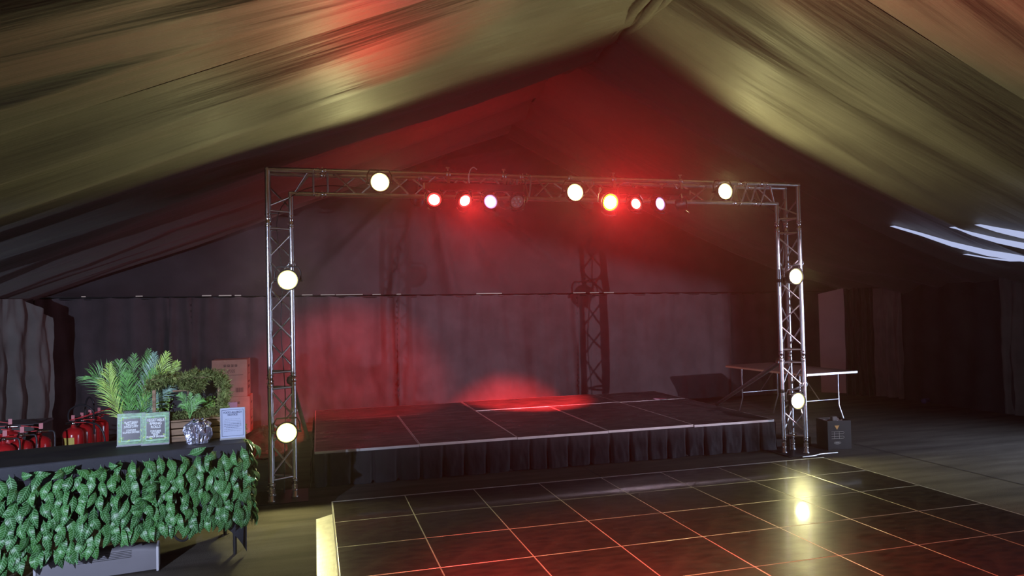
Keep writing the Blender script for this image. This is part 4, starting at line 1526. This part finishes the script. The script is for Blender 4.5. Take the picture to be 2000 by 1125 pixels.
def extinguisher(label, loc, rz, hose_kind, h=0.58, r_=0.098, band=False):
    o = thing('fire_extinguisher', label, 'fire extinguisher', loc, (0, 0, rz), 'red fire extinguishers behind the counter')
    b_ = MB().lathe([(0, 0.0), (r_ * 0.9, 0.0), (r_, 0.015), (r_, h - 0.07), (r_ * 0.93, h - 0.035), (r_ * 0.72, h - 0.01), (r_ * 0.35, h + 0.006), (0.02, h + 0.012), (0.02, h + 0.035), (0, h + 0.035)], 24)
    b_.build('cylinder', M['red'], o)
    v = MB()
    v.lathe([(0, h + 0.03), (0.024, h + 0.03), (0.024, h + 0.065), (0, h + 0.07)], 12)
    v.tube([(0, 0, h + 0.05), (0.075, 0, h + 0.045)], [0.014, 0.011], 8)
    v.tube([(0, 0, h + 0.05), (-0.02, -0.035, h + 0.05)], 0.011, 8)
    v.build('valve', M['chrome'], o)
    hd = MB()
    hd.box((-0.15, -0.012, h + 0.085), (0.03, 0.012, h + 0.093), 0, Matrix.Translation((0, 0, h + 0.09)) @ Matrix.Rotation(0.22, 4, 'Y') @ Matrix.Translation((0, 0, -h - 0.09)))
    hd.build('lever', M['red_plastic'], o)
    hd = MB()
    hd.box((-0.14, -0.011, h + 0.055), (0.02, 0.011, h + 0.062))
    hd.build('handle', M['red_plastic'], o)
    MB().box((-0.004, -0.022, h + 0.075), (0.03, -0.017, h + 0.13), 0, Matrix.Translation((0, 0, 0)), bev=0.001).build('safety_tag', M['pink_tag'], o)
    a0 = Vector((0.07, 0, h + 0.045))
    if hose_kind == 'loop':
        pts = [a0, (0.14, 0, h + 0.05), (0.12, 0.02, h + 0.16), (-0.02, 0.03, h + 0.22), (-0.13, 0.02, h + 0.16), (-0.13, 0.0, h + 0.06), (-0.11, -0.04, h - 0.1)]
    elif hose_kind == 'side':
        pts = [a0, (0.12, 0, h + 0.03), (0.125, -0.02, h - 0.1), (0.118, -0.03, h - 0.3)]
    elif hose_kind == 'tall':
        pts = [a0, (0.02, 0.05, h + 0.2), (0.1, 0.03, h + 0.25), (0.17, 0.0, h + 0.17), (0.185, -0.01, h + 0.02), (0.185, -0.01, h - 0.25)]
    else:
        pts = [(-0.02, 0, h + 0.05), (-0.12, 0, h + 0.06), (-0.25, 0, h + 0.03), (-0.32, 0, h - 0.08), (-0.33, 0, h - 0.25)]
    cable(pts, 0.0095, 'hose', 'hose', o)
    lb = MB()
    n_ = 8
    vs = []
    for k in range(n_ + 1):
        a = -PI / 2 - rz - 0.75 + 1.1 * k / n_
        vs += [((r_ + .0008) * math.cos(a), (r_ + .0008) * math.sin(a), h - 0.22), ((r_ + .0008) * math.cos(a), (r_ + .0008) * math.sin(a), h - 0.085)]
    lb.add(vs, [(2 * k, 2 * k + 2, 2 * k + 3, 2 * k + 1) for k in range(n_)], 0, True)
    lb_ = lb.build('label_sticker', M['yellow_label'] if band else M['red_plastic'], o)
    return o


for px, py, rz, hk, band, lab in (
        (143, 842, PI - 0.3, 'back', True, 'fire extinguisher with a large yellow label, frontmost of the right-hand cluster'),
        (160, 836, PI - 0.35, 'loop', False, 'fire extinguisher second in the right-hand cluster, mostly hidden, with a looped hose'),
        (176, 830, PI - 0.3, 'side', True, 'fire extinguisher third in the right-hand cluster, small yellow label half hidden'),
        (193, 825, PI - 0.5, 'tall', False, 'fire extinguisher at the right end of its cluster with a tall arched hose'),
        (6, 875, 0.35, 'side', False, 'fire extinguisher nearest the left edge of the picture'),
        (40, 867, 0.3, 'side', False, 'fire extinguisher in the middle of the left-hand cluster'),
        (77, 859, 0.3, 'side', False, 'fire extinguisher with curved grey hose at the right of the left-hand cluster'),
        (18, 849, 0.1, 'side', False, 'fire extinguisher standing behind the left-hand cluster with its lever raised')):
    p = atz(px, py, 0.59)
    extinguisher(lab, (p.x, p.y, 0.0), rz, hk, 0.62, 0.098, band)

# grey case at the far left
cp = thing('storage_case', 'dark grey storage case standing behind the left-hand extinguishers', 'case', (-3.12, 9.5, 0))
MB().box((-0.35, -0.2, 0.0), (0.23, 0.25, 0.55), bev=0.006).build('case_body', M['case'], cp)
MB().box((-0.36, -0.21, 0.55), (0.24, 0.26, 0.575), bev=0.004).build('lid', M['casing'], cp)

# ------------------------------------------------------------------ cardboard boxes


def carton(label, x0, x1, y, z0, z1, depth, lines, rz=-0.03):
    o = thing('cardboard_box', label, 'box', ((x0 + x1) / 2, y, z0), (0, 0, rz), 'stacked cardboard boxes')
    w, h = x1 - x0, z1 - z0
    MB().box((-w / 2, 0, 0), (w / 2, depth, h), bev=0.004).build('carton', M['card'], o)
    MB().box((-w / 2 + 0.006, depth / 2 - 0.025, h), (w / 2 - 0.006, depth / 2 + 0.025, h + 0.0008)).build('tape', M['paper'], o)
    text_mesh('FNP305', 0.07, 'lettering', M['print'], o, (-0.0, -0.003, h * 0.69), width=w * 0.3)
    for k in range(4):
        x = -w * 0.13 + k * w * 0.105
        g = MB()
        s = w * 0.035
        zc = h * 0.84
        for a, b_ in (((-s, -s), (-s + .006, s)), ((s - .006, -s), (s, s)), ((-s, s - .006), (s, s)), ((-s, -s), (s, -s + .006)), ((-s * .4, -s * .6), (s * .4, s * .4))):
            g.box((x + a[0], -0.003, zc + a[1]), (x + b_[0], -0.0005, zc + b_[1]))
        g.build('handling_mark', M['print'], o)
    MB().box((-w * 0.1, -0.0025, h * 0.58), (w * 0.38, -0.0005, h * 0.592)).build('print_line', M['print'], o)
    g = MB()
    x = w * 0.17
    while x < w * 0.38:
        t = random.uniform(0.002, 0.006)
        g.box((x, -0.003, h * 0.12), (x + t, -0.0005, h * 0.24))
        x += t + random.uniform(0.003, 0.006)
    g.build('barcode', M['print'], o)
    g = MB()
    for z, t in ((0.78, 0.06), (0.6, 0.01), (0.36, 0.05), (0.2, 0.08)):
        g.box((w / 2 + 0.0005, depth * 0.3, h * z), (w / 2 + 0.003, depth * 0.7, h * (z + t)))
    g.build('side_print', M['print'], o)
    return o


bxy = 11.25
lo_r = aty(484, 772, bxy)
carton('lower cardboard box of the stack behind the counter', aty(418, 780, bxy).x, aty(488, 780, bxy).x, bxy, 0.0, 0.545, 0.42, None)
carton('upper cardboard box of the stack behind the counter', aty(413, 712, bxy).x, aty(482.5, 707, bxy).x, bxy + 0.01, 0.546, 1.085, 0.38, None, -0.045)
st_p = aty(453, 795, bxy)
tag(MB().box((-0.075, -0.012, -0.07), (0.075, -0.0105, 0.07)).build('paper_note', M['lilac']), 'lilac paper note taped to the lower cardboard box', 'paper').location = (st_p.x, bxy - 0.002, st_p.z)

# ------------------------------------------------------------------ red bag behind the left tower
rb_ = thing('red_bag', 'crumpled red bag on a dark case behind the left truss tower', 'bag', (-0.42, 7.78, 0.14))
rr_ = random.Random(8)


def bag2(i, j):
    a = 2 * PI * i
    t = j
    prof = [0.0, 0.85, 1.05, 1.0, 0.85, 0.6, 0.0]
    k = min(int(t * 6), 5)
    f = t * 6 - k
    r_ = 0.21 * (prof[k] * (1 - f) + prof[k + 1] * f)
    ww = 1 + 0.3 * noise.noise(Vector((math.cos(a) * 2.1, math.sin(a) * 2.1, t * 3.3))) + 0.28 * abs(noise.noise(Vector((math.cos(a) * 4, math.sin(a) * 4, t * 6 + 2))))
    return (r_ * ww * math.cos(a) * 1.05, r_ * ww * math.sin(a) * 0.7, 0.13 + 0.3 * t + 0.05 * t * math.sin(2 * a + 1))


MB().grid(bag2, 30, 14, 0, False).build('bag_body', M['red_bag'], rb_)
cable([(0.05, -0.05, 0.39), (0.08, -0.06, 0.47), (0.13, -0.06, 0.45), (0.16, -0.05, 0.36)], 0.01, 'strap', 'red_bag', rb_)
cable([(-0.1, -0.17, 0.16), (-0.12, -0.2, 0.09), (-0.17, -0.2, 0.05), (-0.22, -0.2, 0.02)], 0.006, 'drawcord', 'red_plastic', rb_)
bc = thing('flight_case', 'low black case under the red bag behind the left truss tower', 'case', (-0.42, 7.78, 0))
MB().box((-0.24, -0.16, 0.0), (0.2, 0.2, 0.27), bev=0.006).build('case_body', M['black_card'], bc)
MB().box((-0.05, -0.165, 0.06), (0.05, -0.16, 0.085)).build('handle', M['black_rubber'], bc)

# ------------------------------------------------------------------ folding table right of the stage
ft = thing('folding_table', 'brown folding table with metal legs standing right of the stage', 'table', (6.40, 8.17, 0), (0, 0, 0.06))
MB().box((0, 0, 0.765), (0.86, 1.76, 0.785), bev=0.004).build('table_top', M['table_top'], ft)
MB().box((-0.003, 0.0, 0.750), (0.012, 1.76, 0.774)).build('edge_band', M['table_edge'], ft)
MB().box((0.0, -0.004, 0.757), (0.86, 0.008, 0.784)).build('edge_band', M['trim'], ft)
for yy, sl in ((0.25, 0.12), (1.5, -0.12)):
    for xx in (0.1, 0.76):
        MB().tube([(xx, yy, 0.76), (xx, yy, 0.3), (xx, yy - sl, 0.01)], 0.011, 8).build('leg', M['steel'], ft)
    MB().tube([(0.1, yy, 0.38), (0.76, yy, 0.38)], 0.009, 8).build('cross_bar', M['steel'], ft)
    MB().tube([(0.43, yy, 0.38), (0.43, yy + sl * 3, 0.75)], 0.007, 6).build('stay', M['steel'], ft)

# ------------------------------------------------------------------ black carton at the right tower
kb = thing('black_box', 'open black carton with an orange triangle on its front beside the right truss foot', 'box', (6.03, 7.15, 0), (0, 0, -0.18))
bw, bh, bd = 0.145, 0.34, 0.26
for lo, hi, nm in (((-bw, 0, 0), (bw, 0.008, bh), 'front_panel'), ((-bw, bd - .008, 0), (bw, bd, bh), 'back_panel'), ((-bw, .008, 0), (-bw + .008, bd - .008, bh), 'side_panel'), ((bw - .008, .008, 0), (bw, bd - .008, bh), 'side_panel'), ((-bw, 0, 0), (bw, bd, .008), 'bottom')):
    MB().box(lo, hi, bev=0.001).build(nm, M['black_card'], kb)
MB().grid(lambda i, j: (-bw + .012 + (2 * bw - .024) * i, .012 + (bd - .024) * j, bh - 0.03 + 0.035 * fbm((i * 5, j * 5, 2))), 14, 12, 0, False).build('packing', M['foam'], kb)
MB().box((-0.03, 0.09, bh - 0.02), (0.03, 0.15, bh + 0.035), bev=0.006).build('packing_block', M['case'], kb)
MB().add([(-0.06, -0.002, 0.285), (0.0, -0.002, 0.285), (-0.03, -0.002, 0.235)], [(0, 2, 1)]).build('orange_triangle', M['orange'], kb)
ol = MB()
for zc in (0.20, 0.145):
    ol.tube([(-0.1, -0.002, zc + .013), (0.045, -0.002, zc + .013), (0.058, -0.002, zc), (0.045, -0.002, zc - .013), (-0.1, -0.002, zc - .013)], 0.0018, 4)
for xx in (-0.065, -0.005):
    ol.tube([(xx, -0.002, 0.128), (xx, -0.002, 0.215)], 0.0018, 4)
ol.tube([(-0.03 + 0.042 * math.cos(2 * PI * k / 16), -0.002, 0.082 + 0.015 * math.sin(2 * PI * k / 16)) for k in range(16)], 0.002, 4, closed=True)
ol.build('printed_outline', M['outline'], kb)
MB().box((-0.055, -0.0025, 0.077), (-0.005, -0.001, 0.087)).build('printed_mark', M['outline'], kb)
lc = thing('amplifier_case', 'low black equipment case lying behind the right truss foot', 'case', (5.62, 7.62, 0), (0, 0, -0.05))
MB().box((-0.2, -0.1, 0.0), (0.3, 0.25, 0.1), bev=0.005).build('case_body', M['black_card'], lc)
MB().box((-0.1, -0.06, 0.1), (0.2, 0.2, 0.104)).build('lid_panel', M['case'], lc)
bt = atz(1810, 788)
bo = thing('blue_bottle', 'small blue bottle lying on the floor near the right wall', 'bottle', (bt.x, bt.y, 0.045), (0, PI / 2, 0.3))
MB().lathe([(0, -0.1), (0.04, -0.1), (0.042, -0.08), (0.042, 0.05), (0.03, 0.08), (0.014, 0.1), (0, 0.1)], 14).build('bottle_body', M['blue'], bo)
MB().lathe([(0.016, 0.095), (0.016, 0.125), (0, 0.125)], 10).build('cap', M['white'], bo)
